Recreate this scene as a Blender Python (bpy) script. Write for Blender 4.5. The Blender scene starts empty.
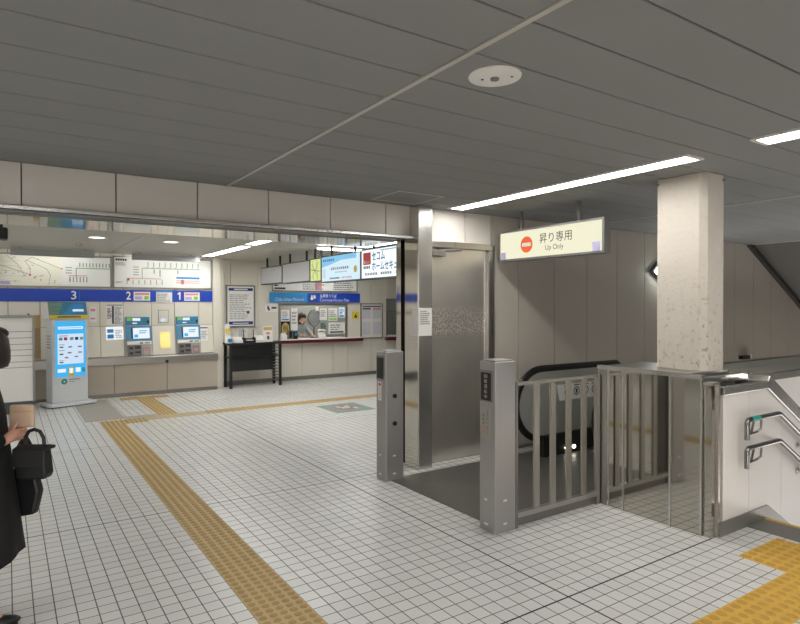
import bpy, bmesh, math, random
from mathutils import Vector, Matrix
random.seed(7)
SC = bpy.context.scene
COL = SC.collection
PI = math.pi
R = math.radians

# ------------------------------------------------------------------ materials
def lin(h):
    h = h.lstrip('#')
    out = []
    for i in (0, 2, 4):
        c = int(h[i:i+2], 16) / 255
        out.append(c / 12.92 if c <= 0.04045 else ((c + 0.055) / 1.055) ** 2.4)
    return (*out, 1)

def mat(name, col, rough=0.5, metal=0.0, emit=0.0, var=0.0, vscale=3.0, bump=0.0, bscale=80.0, spec=None, stretch=None, coat=0.0):
    m = bpy.data.materials.new(name)
    m.use_nodes = True
    nt = m.node_tree
    b = nt.nodes['Principled BSDF']
    c = lin(col)
    b.inputs['Base Color'].default_value = c
    b.inputs['Roughness'].default_value = rough
    b.inputs['Metallic'].default_value = metal
    if spec is not None:
        b.inputs['Specular IOR Level'].default_value = spec
    if coat:
        b.inputs['Coat Weight'].default_value = coat
        b.inputs['Coat Roughness'].default_value = 0.1
    if emit:
        b.inputs['Emission Color'].default_value = c
        b.inputs['Emission Strength'].default_value = emit
    if var or bump or stretch:
        tc = nt.nodes.new('ShaderNodeTexCoord')
        mp = nt.nodes.new('ShaderNodeMapping')
        if stretch: mp.inputs['Scale'].default_value = stretch
        nt.links.new(tc.outputs['Object'], mp.inputs['Vector'])
    if var:
        n = nt.nodes.new('ShaderNodeTexNoise')
        n.inputs['Scale'].default_value = vscale
        n.inputs['Detail'].default_value = 5
        nt.links.new(mp.outputs[0], n.inputs['Vector'])
        mx = nt.nodes.new('ShaderNodeMix'); mx.data_type = 'RGBA'
        mx.inputs['A'].default_value = tuple(min(1, x * (1 - var)) for x in c[:3]) + (1,)
        mx.inputs['B'].default_value = tuple(min(1, x * (1 + var)) for x in c[:3]) + (1,)
        nt.links.new(n.outputs['Fac'], mx.inputs['Factor'])
        nt.links.new(mx.outputs['Result'], b.inputs['Base Color'])
        if metal:
            mr = nt.nodes.new('ShaderNodeMapRange')
            mr.inputs['To Min'].default_value = rough * 0.7
            mr.inputs['To Max'].default_value = rough * 1.4
            nt.links.new(n.outputs['Fac'], mr.inputs['Value'])
            nt.links.new(mr.outputs[0], b.inputs['Roughness'])
    if bump:
        n2 = nt.nodes.new('ShaderNodeTexNoise')
        n2.inputs['Scale'].default_value = bscale
        n2.inputs['Detail'].default_value = 3
        nt.links.new(mp.outputs[0], n2.inputs['Vector'])
        bp = nt.nodes.new('ShaderNodeBump')
        bp.inputs['Strength'].default_value = bump
        bp.inputs['Distance'].default_value = 0.01
        nt.links.new(n2.outputs['Fac'], bp.inputs['Height'])
        nt.links.new(bp.outputs[0], b.inputs['Normal'])
    return m

def emitter(name, col, strength):
    m = bpy.data.materials.new(name); m.use_nodes = True
    nt = m.node_tree; nt.nodes.clear()
    o = nt.nodes.new('ShaderNodeOutputMaterial'); e = nt.nodes.new('ShaderNodeEmission')
    e.inputs['Color'].default_value = lin(col); e.inputs['Strength'].default_value = strength
    nt.links.new(e.outputs[0], o.inputs['Surface'])
    return m

PITCH = 0.1008
GX, GY = 2.7355, 2.3245          # a dark joint in each direction
def floor_mat():
    m = bpy.data.materials.new('floor_tile'); m.use_nodes = True
    nt = m.node_tree; N = nt.nodes; L = nt.links
    b = N['Principled BSDF']
    tc = N.new('ShaderNodeTexCoord'); sp = N.new('ShaderNodeSeparateXYZ')
    L.new(tc.outputs['Object'], sp.inputs[0])
    def mth(op, a, bb=None):
        n = N.new('ShaderNodeMath'); n.operation = op
        for i, v in enumerate((a, bb)):
            if v is None: continue
            if isinstance(v, (int, float)): n.inputs[i].default_value = v
            else: L.new(v, n.inputs[i])
        return n.outputs[0]
    masks = []; cells = []
    for ax, off in (('X', GX), ('Y', GY)):
        s = mth('DIVIDE', mth('SUBTRACT', sp.outputs[ax], off), PITCH)
        cells.append(mth('FLOOR', s))
        f = mth('FRACT', mth('ADD', s, 0.5))
        d = mth('ABSOLUTE', mth('SUBTRACT', f, 0.5))
        masks.append(mth('LESS_THAN', d, 0.031))
        s2 = mth('DIVIDE', mth('SUBTRACT', sp.outputs[ax], off), PITCH * 28)
        d2 = mth('ABSOLUTE', mth('SUBTRACT', mth('FRACT', mth('ADD', s2, 0.5)), 0.5))
        masks.append(mth('LESS_THAN', d2, 0.0021))
    joint = mth('MAXIMUM', masks[0], masks[2])
    dark = mth('MAXIMUM', masks[1], masks[3])
    cb = N.new('ShaderNodeCombineXYZ'); L.new(cells[0], cb.inputs[0]); L.new(cells[1], cb.inputs[1])
    wn = N.new('ShaderNodeTexWhiteNoise'); L.new(cb.outputs[0], wn.inputs['Vector'])
    ns = N.new('ShaderNodeTexNoise'); ns.inputs['Scale'].default_value = 0.7; ns.inputs['Detail'].default_value = 6
    L.new(tc.outputs['Object'], ns.inputs['Vector'])
    fac = mth('ADD', mth('MULTIPLY', wn.outputs['Value'], 0.3), mth('MULTIPLY', ns.outputs['Fac'], 0.55))
    mx = N.new('ShaderNodeMix'); mx.data_type = 'RGBA'
    mx.inputs['A'].default_value = lin('#cccbc8'); mx.inputs['B'].default_value = lin('#e5e4e1')
    L.new(fac, mx.inputs['Factor'])
    m2 = N.new('ShaderNodeMix'); m2.data_type = 'RGBA'; m2.inputs['B'].default_value = lin('#615e59')
    L.new(joint, m2.inputs['Factor']); L.new(mx.outputs['Result'], m2.inputs['A'])
    m3 = N.new('ShaderNodeMix'); m3.data_type = 'RGBA'; m3.inputs['B'].default_value = lin('#2c2b29')
    L.new(dark, m3.inputs['Factor']); L.new(m2.outputs['Result'], m3.inputs['A'])
    L.new(m3.outputs['Result'], b.inputs['Base Color'])
    L.new(mth('ADD', 0.33, mth('MULTIPLY', mth('MAXIMUM', joint, dark), 0.5)), b.inputs['Roughness'])
    bp = N.new('ShaderNodeBump'); bp.inputs['Strength'].default_value = 0.4; bp.inputs['Distance'].default_value = 0.002
    L.new(mth('SUBTRACT', 1.0, mth('MAXIMUM', joint, dark)), bp.inputs['Height'])
    L.new(bp.outputs[0], b.inputs['Normal'])
    return m

def column_mat():
    m = mat('column_paint', '#cdc5ba', 0.7, var=0.07, vscale=2.5, bump=0.3, bscale=25)
    nt = m.node_tree; N = nt.nodes; L = nt.links; b = N['Principled BSDF']
    src = b.inputs['Base Color'].links[0].from_socket
    tc = N.new('ShaderNodeTexCoord')
    n = N.new('ShaderNodeTexNoise'); n.inputs['Scale'].default_value = 24; n.inputs['Detail'].default_value = 12; n.inputs['Roughness'].default_value = .68
    L.new(tc.outputs['Object'], n.inputs['Vector'])
    r = N.new('ShaderNodeValToRGB'); r.color_ramp.elements[0].position = 0.545; r.color_ramp.elements[1].position = 0.66
    L.new(n.outputs['Fac'], r.inputs[0])
    # chips and rust stains of their own shape, commoner low on the shaft where it is knocked
    sp = N.new('ShaderNodeSeparateXYZ'); L.new(tc.outputs['Object'], sp.inputs[0])
    g = N.new('ShaderNodeMapRange'); g.inputs['From Min'].default_value = 0.0; g.inputs['From Max'].default_value = 0.9
    g.inputs['To Min'].default_value = 0.85; g.inputs['To Max'].default_value = 0.12
    L.new(sp.outputs['Z'], g.inputs['Value'])
    ds = N.new('ShaderNodeVectorMath'); ds.operation = 'DISTANCE'; ds.inputs[1].default_value = (-.112, -.172, 0)
    fl = N.new('ShaderNodeVectorMath'); fl.operation = 'MULTIPLY'; fl.inputs[1].default_value = (1, 1, 0)
    L.new(tc.outputs['Object'], fl.inputs[0]); L.new(fl.outputs[0], ds.inputs[0])
    cr = N.new('ShaderNodeMapRange'); cr.inputs['From Min'].default_value = .02; cr.inputs['From Max'].default_value = .07
    cr.inputs['To Min'].default_value = 1.6; cr.inputs['To Max'].default_value = 1.0
    L.new(ds.outputs['Value'], cr.inputs['Value'])
    gm = N.new('ShaderNodeMath'); gm.operation = 'MULTIPLY'; L.new(g.outputs[0], gm.inputs[0]); L.new(cr.outputs[0], gm.inputs[1])
    mu = N.new('ShaderNodeMath'); mu.operation = 'MULTIPLY'; mu.use_clamp = True
    L.new(r.outputs[0], mu.inputs[0]); L.new(gm.outputs[0], mu.inputs[1])
    mx = N.new('ShaderNodeMix'); mx.data_type = 'RGBA'; mx.inputs['B'].default_value = lin('#8a6f45')
    L.new(mu.outputs[0], mx.inputs['Factor']); L.new(src, mx.inputs['A'])
    L.new(mx.outputs['Result'], b.inputs['Base Color'])
    return m

def door_mat():
    m = mat('door_steel', '#d6d1c9', 0.36, 0.9, var=0.12, vscale=3, stretch=(1, 1, 0.6))
    nt = m.node_tree; N = nt.nodes; L = nt.links; b = N['Principled BSDF']
    tc = N.new('ShaderNodeTexCoord')
    n = N.new('ShaderNodeTexNoise'); n.inputs['Scale'].default_value = 42; n.inputs['Detail'].default_value = 8
    L.new(tc.outputs['Object'], n.inputs['Vector'])
    r = N.new('ShaderNodeValToRGB'); r.color_ramp.elements[0].position = 0.47; r.color_ramp.elements[1].position = 0.55
    L.new(n.outputs['Fac'], r.inputs[0])
    sp = N.new('ShaderNodeSeparateXYZ'); L.new(tc.outputs['Object'], sp.inputs[0])
    rr = N.new('ShaderNodeValToRGB')                     # band of scuffed polish across the middle of the leaf
    e = rr.color_ramp.elements
    e[0].position = 0.575; e[0].color = (0, 0, 0, 1); e[1].position = 0.61; e[1].color = (1, 1, 1, 1)
    e2 = rr.color_ramp.elements.new(0.70); e2.color = (.7, .7, .7, 1)
    e3 = rr.color_ramp.elements.new(0.735); e3.color = (0, 0, 0, 1)
    dv = N.new('ShaderNodeMath'); dv.operation = 'DIVIDE'; dv.inputs[1].default_value = 2.35
    L.new(sp.outputs['Z'], dv.inputs[0]); L.new(dv.outputs[0], rr.inputs[0])
    mu = N.new('ShaderNodeMath'); mu.operation = 'MULTIPLY'
    L.new(r.outputs[0], mu.inputs[0]); L.new(rr.outputs[0], mu.inputs[1])
    src = b.inputs['Base Color'].links[0].from_socket
    mx = N.new('ShaderNodeMix'); mx.data_type = 'RGBA'; mx.inputs['B'].default_value = lin('#fffaf0')
    L.new(mu.outputs[0], mx.inputs['Factor']); L.new(src, mx.inputs['A']); L.new(mx.outputs['Result'], b.inputs['Base Color'])
    return m

M = dict(
    floor=floor_mat(), column=column_mat(), door=door_mat(),
    ceil=mat('ceiling_board', '#8b8b8a', 0.75, var=0.05, vscale=2, bump=0.25, bscale=150),
    ceil_in=mat('inner_ceiling', '#b9b5aa', 0.45, var=0.03),
    bar=mat('ceiling_bar', '#bdb9b2', 0.5),
    joint=mat('joint_dark', '#3a3835', 0.8),
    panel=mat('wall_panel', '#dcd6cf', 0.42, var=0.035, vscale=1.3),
    panel_dim=mat('wall_panel_dim', '#bfb7ac', .42, var=.04, vscale=1.3),  # wall panel darkened in colour to stand in for dim light by the escalator
    panel_in=mat('inner_wall_panel', '#dfdacd', 0.45, var=0.03, vscale=1.5),
    plain=mat('far_wall', '#dad6d0', 0.7),
    white=mat('white_panel', '#e6e1dc', 0.45, var=0.04, vscale=3),
    steel=mat('brushed_steel', '#b3b0ab', 0.3, 1.0, var=0.025, vscale=4, stretch=(6, 6, 0.5)),
    post=mat('post_steel', '#aeacaa', 0.4, 0.8, var=0.05, vscale=5),
    bright=mat('bright_steel', '#d2d0cc', 0.22, .9, var=0.04, vscale=2),
    railsteel=mat('rail_steel', '#8f8d8a', .2, 1.0),
    mirror=mat('mirror_steel', '#bab6ad', 0.06, 1.0, var=0.06, vscale=1.2),
    soffitmirror=mat('soffit_mirror', '#c9c5bc', 0.07, 1.0),
    darksteel=mat('dark_plate', '#827f7b', 0.36, 0.7, var=0.15, vscale=6),
    frame=mat('grey_frame', '#8a8987', 0.4, 0.6),
    black=mat('black_plastic', '#151515', 0.4),
    rubber=mat('handrail_rubber', '#141312', 0.35),
    blacktable=mat('black_table', '#1d1e21', 0.5),
    granite=mat('nosing_stone', '#77746f', 0.6, var=0.25, vscale=120),
    base=mat('skirting', '#8b8883', 0.4, 0.5, var=0.1),
    tact=mat('tactile_tan', '#c6ac7b', 0.65, var=0.14, vscale=9),
    studtan=mat('stud_tan', '#ac905e', .6, var=.25, vscale=14),
    studyellow=mat('stud_yellow', '#c4963a', .55, var=.15, vscale=14),
    tact2=mat('tactile_yellow', '#d8ac4c', 0.6, var=0.1, vscale=9),
    tactpale=mat('tactile_pale', '#bfb090', 0.65, var=0.1, vscale=9),
    greytile=mat('old_grey_tile', '#a8a39a', 0.5, var=0.06),
    diffuser=emitter('lamp_diffuser', '#fffdf8', 22.0),
    diffuser_in=emitter('inner_lamp_diffuser', '#fffefa', 28.0),
    downlight=emitter('downlight_lens', '#fff8ea', 3.5),
    maptube=emitter('map_tube', '#fffdf6', 12.0),
    walllamp=emitter('wall_lamp_lens', '#f4fff8', 10.0),
    tinylamp=emitter('comb_lamp_lens', '#fffbe0', 6.0),
    signface=emitter('sign_face', '#fbf8da', 0.86),
    adface=emitter('ad_face_blue', '#d5ecf7', 0.95),
    adwhite=emitter('ad_face_white', '#f3fbff', 1.0),
    adblue=emitter('ad_print_sky', '#8ecbee', 0.9),
    adgreen=emitter('ad_map_green', '#e2ec9c', 0.85),
    screen=emitter('screen_cyan', '#46b5f2', 0.9),
    screenpale=emitter('screen_pale', '#cfe4f8', 0.9),
    screenwhite=emitter('screen_white', '#f2f7fb', 0.9),
    greysign=mat('blank_sign', '#b5b6b8', 0.35),
    blue=mat('blue_band', '#1f45b4', 0.4),
    adtext=mat('deep_blue_print', '#1b6f9c', .45),
    navy=mat('navy_print', '#1b3a86', 0.45),
    sky=mat('sky_print', '#2f93d6', 0.4),
    teal=mat('teal_print', '#2b9c93', 0.45),
    machblue=mat('machine_blue', '#3f86ad', 0.35),
    paper=mat('paper', '#eceae6', 0.6),
    mapwhite=mat('map_white', '#eff0ec', 0.45),
    mapcream=mat('map_cream', '#eeeddd', 0.45),
    ink=mat('ink', '#4a4a4c', 0.6),
    palink=mat('pale_ink', '#9c9ca0', 0.6),
    dkink=mat('dark_ink', '#222226', 0.6),
    green=mat('green_print', '#5fae7d', 0.5),
    red=mat('red_print', '#d33a32', 0.5),
    pink=mat('pink_print', '#dd8f92', 0.5),
    orange=mat('orange_print', '#ea5f1d', 0.5),
    yellow=mat('yellow_print', '#e6cf3c', 0.5),
    gold=mat('gold_print', '#c2aa5c', 0.5),
    brass=mat('brass_plate', '#d6c67c', 0.3, 0.6),
    lime=mat('lime_print', '#8ed04a', 0.5),
    maroon=mat('maroon_board', '#5a1522', 0.4),
    screenpale2=mat('pale_sheet', '#d3d2da', .6),
    purple=mat('lilac_print', '#b9b4dc', 0.5),
    machine=mat('machine_grey', '#b3aea8', 0.4),
    machdark=mat('machine_dark', '#6f6b68', 0.4),
    kiosk=mat('kiosk_white', '#dcdfe1', 0.35),
    rackwhite=mat('rack_white', '#e4e2de', 0.4),
    rackdark=mat('rack_dark', '#4c4f55', 0.5),
    decalgreen=mat('decal_green', '#7d9485', 0.5, var=0.1),
    decalgrey=mat('decal_grey', '#8d8a88', 0.5, var=0.1),
    booth=mat('booth_wall', '#a3a19d', 0.6),
    glassframe=mat('window_frame', '#9a978f', 0.35, 0.7),
    cloth=mat('black_cloth', '#09090b', 0.8, bump=0.1, bscale=40),
    leather=mat('black_leather', '#17181a', 0.42),
    skin=mat('skin', '#d9a48e', 0.5),
    hair=mat('dark_hair', '#2a1c18', 0.45, stretch=(1, 1, 0.1), bump=0.3, bscale=60),
    pouch=mat('beige_pouch', '#d3b59c', 0.5),
    greycloth=mat('grey_cloth', '#a3a3a6', 0.8),
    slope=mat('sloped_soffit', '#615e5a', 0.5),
    shelf=mat('shelf_board', '#a9a79b', 0.5),
    emblank=mat('lens_white', '#e8e6e2', 0.4),
)
def glass_mat():
    m = bpy.data.materials.new('booth_glass'); m.use_nodes = True
    b = m.node_tree.nodes['Principled BSDF']
    b.inputs['Base Color'].default_value = (0.95, 0.98, 0.97, 1)
    b.inputs['Roughness'].default_value = 0.02
    b.inputs['Transmission Weight'].default_value = 1.0
    b.inputs['IOR'].default_value = 1.02
    return m
M['glass'] = glass_mat()

# ------------------------------------------------------------------ builders
MW = {}
def wmat(o):
    return MW[o.name] if o is not None else Matrix.Identity(4)

def props(o, label=None, cat=None, group=None, kind=None):
    if label: o['label'] = label
    if cat: o['category'] = cat
    if group: o['group'] = group
    if kind: o['kind'] = kind
    return o

def thing(name, label, cat, loc, rz=0.0, group=None):
    o = bpy.data.objects.new(name, None); COL.objects.link(o)
    o.empty_display_size = 0.1
    o.location = loc; o.rotation_euler = (0, 0, rz)
    MW[o.name] = Matrix.Translation(Vector(loc)) @ Matrix.Rotation(rz, 4, 'Z')
    return props(o, label, cat, group)

class MB:
    def __init__(s): s.b = bmesh.new()
    def box(s, x0, y0, z0, x1, y1, z1):
        v = [s.b.verts.new(p) for p in ((x0,y0,z0),(x1,y0,z0),(x1,y1,z0),(x0,y1,z0),(x0,y0,z1),(x1,y0,z1),(x1,y1,z1),(x0,y1,z1))]
        for f in ((0,3,2,1),(4,5,6,7),(0,1,5,4),(1,2,6,5),(2,3,7,6),(3,0,4,7)): s.b.faces.new([v[i] for i in f])
        return s
    def prism(s, pts, a, b, axis):
        """pts: 2-D outline; axis 'Y' -> (x,z) swept over y, 'X' -> (y,z) over x, 'Z' -> (x,y) over z"""
        f = {'X': lambda p, t: (t, p[0], p[1]), 'Y': lambda p, t: (p[0], t, p[1]), 'Z': lambda p, t: (p[0], p[1], t)}[axis]
        va = [s.b.verts.new(f(p, a)) for p in pts]; vb = [s.b.verts.new(f(p, b)) for p in pts]
        n = len(pts)
        s.b.faces.new(va); s.b.faces.new(vb[::-1])
        for i in range(n): s.b.faces.new((va[i], vb[i], vb[(i+1) % n], va[(i+1) % n]))
        return s
    def tube(s, pts, r, seg=10, closed=False, cap=True, ry=None):
        pts = [Vector(p) for p in pts]; n = len(pts); rings = []
        prev = None
        for i, p in enumerate(pts):
            a = pts[i-1] if (i or closed) else p; c = pts[(i+1) % n] if (i < n-1 or closed) else p
            t = (c - a).normalized()
            if prev is None:
                up = Vector((0,0,1)) if abs(t.z) < .9 else Vector((0,1,0))
                u = t.cross(up).normalized()
            else:
                u = (prev - t * prev.dot(t)).normalized()
            prev = u; w = t.cross(u)
            rr = r[i] if isinstance(r, (list, tuple)) else r
            rings.append([s.b.verts.new(p + u*math.cos(2*PI*k/seg)*rr + w*math.sin(2*PI*k/seg)*(ry or rr)) for k in range(seg)])
        for i in range(n if closed else n-1):
            A, B = rings[i], rings[(i+1) % n]
            for k in range(seg): s.b.faces.new((A[k], A[(k+1) % seg], B[(k+1) % seg], B[k]))
        if cap and not closed:
            s.b.faces.new(rings[0][::-1]); s.b.faces.new(rings[-1])
        return s
    def disc(s, c, r, h, axis='Z', seg=32):
        c = Vector(c); d = {'X': Vector((1,0,0)), 'Y': Vector((0,1,0)), 'Z': Vector((0,0,1))}[axis]
        return s.tube([c, c + d*h], r, seg)
    def dome(s, x, y, z, r, h, seg=8):
        prev = None
        for k, (rr, hh) in enumerate(((1, 0), (.8, .7), (.45, 1))):
            ring = [s.b.verts.new((x + r*rr*math.cos(2*PI*i/seg), y + r*rr*math.sin(2*PI*i/seg), z + h*hh)) for i in range(seg)]
            if prev:
                for i in range(seg): s.b.faces.new((prev[i], prev[(i+1) % seg], ring[(i+1) % seg], ring[i]))
            prev = ring
        s.b.faces.new(prev); return s
    def ball(s, c, rx, ry, rz, u=16, v=10):
        r = bmesh.ops.create_uvsphere(s.b, u_segments=u, v_segments=v, radius=1)
        for q in r['verts']: q.co = Vector((q.co.x*rx + c[0], q.co.y*ry + c[1], q.co.z*rz + c[2]))
        return s
    def build(s, name, m, parent=None, bevel=0.0, smooth=False, label=None, cat=None, group=None, kind=None, local=False):
        bmesh.ops.recalc_face_normals(s.b, faces=s.b.faces)
        me = bpy.data.meshes.new(name)
        if parent is not None and not local:
            s.b.transform(wmat(parent).inverted())
        loc = Vector((0, 0, 0))
        if parent is None:
            xs = [v.co for v in s.b.verts]
            loc = Vector(((min(v.x for v in xs)+max(v.x for v in xs))/2, (min(v.y for v in xs)+max(v.y for v in xs))/2, min(v.z for v in xs)))
            if name in ('floor', 'ceiling'): loc = Vector((0, 0, 0))
            s.b.transform(Matrix.Translation(-loc))
        s.b.to_mesh(me); s.b.free()
        o = bpy.data.objects.new(name, me); COL.objects.link(o)
        me.materials.append(M[m] if isinstance(m, str) else m)
        if smooth:
            me.polygons.foreach_set('use_smooth', [True]*len(me.polygons))
            md = o.modifiers.new('es', 'EDGE_SPLIT'); md.split_angle = R(40)
        if bevel:
            md = o.modifiers.new('bv', 'BEVEL'); md.width = bevel; md.segments = 2; md.limit_method = 'ANGLE'
        if parent is not None:
            o.parent = parent; MW[o.name] = wmat(parent)
        else:
            o.location = loc; MW[o.name] = Matrix.Translation(loc)
        return props(o, label, cat, group, kind)

def struct(mb, name, m, **k): return mb.build(name, m, kind='structure', **k)

class Face:
    """a flat printed surface: origin at its lower-left corner, u to the viewer's right, v up, n towards the viewer"""
    def __init__(s, o, u, v):
        s.o = Vector(o); s.u = Vector(u).normalized(); s.v = Vector(v).normalized(); s.n = s.u.cross(s.v)
    def pt(s, a, b, h=0): return s.o + s.u*a + s.v*b + s.n*h
    def rects(s, L, name, m, parent, h=0.002, t=0.0015, label=None):
        mb = MB()
        for (a0, b0, a1, b1) in L:
            vs = [mb.b.verts.new(s.pt(a, b, hh)) for hh in (h - t, h) for a, b in ((a0,b0),(a1,b0),(a1,b1),(a0,b1))]
            for f in ((3,2,1,0),(4,5,6,7),(0,1,5,4),(1,2,6,5),(2,3,7,6),(3,0,4,7)): mb.b.faces.new([vs[i] for i in f])
        return mb.build(name, m, parent, label=label)
    def poly(s, pts, name, m, parent, h=0.003, t=0.0015, label=None):
        mb = MB(); n = len(pts)
        a = [mb.b.verts.new(s.pt(*p, h - t)) for p in pts]; b = [mb.b.verts.new(s.pt(*p, h)) for p in pts]
        mb.b.faces.new(a[::-1]); mb.b.faces.new(b)
        for i in range(n): mb.b.faces.new((a[i], a[(i+1) % n], b[(i+1) % n], b[i]))
        return mb.build(name, m, parent, label=label)
    def disc(s, a, b, r, name, m, parent, h=0.003, n=28, ry=None):
        return s.poly([(a + r*math.cos(2*PI*k/n), b + (ry or r)*math.sin(2*PI*k/n)) for k in range(n)], name, m, parent, h)
    def lines(s, paths, w, name, m, parent, h=0.003):
        mb = MB()
        for P in paths:
            for (a0, b0), (a1, b1) in zip(P, P[1:]):
                d = Vector((a1-a0, b1-b0)); 
                if d.length < 1e-6: continue
                q = Vector((-d.y, d.x)).normalized()*w/2
                vs = [mb.b.verts.new(s.pt(a, b, h)) for a, b in ((a0-q.x, b0-q.y),(a1-q.x, b1-q.y),(a1+q.x, b1+q.y),(a0+q.x, b0+q.y))]
                mb.b.faces.new(vs)
        return mb.build(name, m, parent)
    def text(s, body, a0, b0, w, hgt, name, m, parent, h=0.004, bold=0.0):
        c = bpy.data.curves.new('tmp', 'FONT'); c.body = body; c.offset = bold
        t = bpy.data.objects.new('tmp', c); COL.objects.link(t)
        dg = bpy.context.evaluated_depsgraph_get(); dg.update()
        me = bpy.data.meshes.new_from_object(t.evaluated_get(dg))
        bpy.data.objects.remove(t); bpy.data.curves.remove(c)
        b = bmesh.new(); b.from_mesh(me); bpy.data.meshes.remove(me)
        xs = [v.co.x for v in b.verts]; ys = [v.co.y for v in b.verts]
        x0, x1, y0, y1 = min(xs), max(xs), min(ys), max(ys)
        for v in b.verts:
            v.co = s.pt(a0 + (v.co.x-x0)/(x1-x0)*w, b0 + (v.co.y-y0)/max(1e-6, y1-y0)*hgt, h)
        mb = MB(); mb.b.free(); mb.b = b
        return mb.build(name, m, parent)

def FY(x0, z0, y): return Face((x0, y, z0), (1, 0, 0), (0, 0, 1))      # faces -Y
def FX(y1, z0, x): return Face((x, y1, z0), (0, -1, 0), (0, 0, 1))     # faces -X

def fine_print(f, a0, b0, a1, b1, rows, name, m, parent, h=0.004, fill=0.55, word=0.05):
    L = []; dh = (b1-b0)/rows
    for i in range(rows):
        a = a0; end = a0 + (a1-a0)*random.uniform(.6, 1)
        while a < end:
            w = word*random.uniform(.5, 1.6)
            L.append((a, b0 + i*dh, min(a+w, end), b0 + i*dh + dh*fill)); a += w + word*.25
    return f.rects(L, name, m, parent, h)

def mesh_from_skin(name, pts, edges, m, parent, sub=2, root=0):
    """pts: (x,y,z,rx,ry); one continuous limb/body surface"""
    me = bpy.data.meshes.new('sk'); me.from_pydata([p[:3] for p in pts], edges, []); me.update()
    o = bpy.data.objects.new('sk', me); COL.objects.link(o)
    sk = o.modifiers.new('skin', 'SKIN'); sk.use_smooth_shade = True
    for i, p in enumerate(pts):
        d = me.skin_vertices[0].data[i]; d.radius = (p[3], p[4] if len(p) > 4 else p[3]); d.use_root = (i == root)
    ss = o.modifiers.new('sub', 'SUBSURF'); ss.levels = sub; ss.render_levels = sub
    dg = bpy.context.evaluated_depsgraph_get(); dg.update()
    nm = bpy.data.meshes.new_from_object(o.evaluated_get(dg))
    bpy.data.objects.remove(o); bpy.data.meshes.remove(me)
    b = bmesh.new(); b.from_mesh(nm); bpy.data.meshes.remove(nm)
    mb = MB(); mb.b.free(); mb.b = b
    return mb.build(name, m, parent, smooth=False, local=True)

def shade(o):
    o.data.polygons.foreach_set('use_smooth', [True]*len(o.data.polygons)); return o

# ------------------------------------------------------------------ the room
ZC = 2.765          # concourse ceiling
ZI = 2.72           # ticket hall ceiling
YW = 5.15           # face of the concourse's far wall

# floor with openings for the stairs and the escalator
mb = MB()
for r in ((-5, -5, 5.06, 13.6), (5.06, 2.42, 5.95, 13.6), (5.95, 4.98, 14, 13.6), (5.06, -5, 14, -0.9)):
    mb.box(r[0], r[1], -0.12, r[2], r[3], 0)
mb.box(5.95, 2.42, -0.12, 14, 3.38, 0)
struct(mb, 'floor', 'floor')

# concourse ceiling boards (0.324 m, run left to right)
mb = MB()
xs = [-5, -3.15, 1.60, 6.33, 14]
y = 1.2395 - 0.324*20
while y < YW + .2:
    for x0, x1 in zip(xs, xs[1:]):
        y1 = min(y + 0.316, YW + .2)
        mb.box(x0 + .003, y + .002, ZC, x1 - .003, y1, ZC + 0.05)
    y += 0.324
ceil = struct(mb, 'ceiling', 'ceil', bevel=0.004)
struct(MB().box(-5, -5.3, ZC + .02, 14, YW + .2, ZC + .1), 'ceiling_backing', 'joint')
for i, x in enumerate((-3.15, 1.61, 6.33)):
    struct(MB().box(x - .013, -5.2, ZC - .006, x + .013, YW, ZC + .01), 'trim_%d' % (i + 1), 'bar')
# ticket hall ceiling
mb = MB()
y = 6.05
while y < 13.2:
    mb.box(-5, y, ZI, 3.62, y + .142, ZI + .04); y += .15
mb.box(3.62, 6.05, ZI, 12, 13.6, ZI + .04)
struct(mb, 'ceiling_hall', 'ceil_in')
struct(MB().box(-5, 5.0, ZI + .06, 12, 13.6, ZI + .15), 'ceiling_hall_backing', 'joint')
struct(MB().box(1.61, 6.06, ZI - .006, 1.635, 12.3, ZI), 'trim_4', 'bar')

# lintel wall over the opening + wall beside the escalator: 0.632 m panels
def panels(x0, x1, z0, z1, y0, y1, joints, gap=0.008, skip=()):
    mb = MB()
    js = [x0] + [j for j in joints if x0 + .03 < j < x1 - .03] + [x1]
    for a, b in zip(js, js[1:]):
        mb.box(a + gap/2, y0, z0, b - gap/2, y1, z1)
    return mb
JX = [0.0935 + .6325*k for k in range(-9, 24)]
struct(panels(-5, 3.61, 2.455, ZC, YW, YW + .03, JX), 'wall_lintel', 'panel', bevel=.004)
struct(MB().box(-5, YW + .02, 2.45, 3.5, 6.05, ZC + .05), 'wall_lintel_core', 'joint')
w = panels(3.73, 4.71, 2.40, ZC, YW, YW + .03, [4.316])
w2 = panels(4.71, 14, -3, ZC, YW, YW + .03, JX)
struct(w, 'wall_door_head', 'panel', bevel=.004)
struct(w2, 'wall_escalator_side', 'panel_dim', bevel=.004)
struct(MB().box(4.70, YW + .02, -3, 14, 5.40, ZC + .05).box(3.6, YW + .05, 2.4, 4.75, 5.40, ZC + .05).box(3.7, 5.3, 0, 4.75, 5.40, 2.45), 'wall_escalator_core', 'joint')
# steel edge trim and the polished shutter soffit of the opening
struct(MB().box(-5, 5.045, 2.41, 3.545, 5.16, 2.438), 'trim_5', 'bright', bevel=.004)
struct(MB().box(-5, 5.06, 2.406, 3.545, 5.155, 2.412), 'trim_14', 'rubber')
mb = MB().box(-5, 5.16, 2.41, 3.54, 5.2, 2.45).box(-5, 5.40, 2.41, 3.54, 6.05, 2.45)
struct(mb, 'trim_6', 'soffitmirror')
struct(MB().box(-5, 5.2, 2.414, 3.54, 5.40, 2.45), 'trim_13', 'black')
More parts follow.
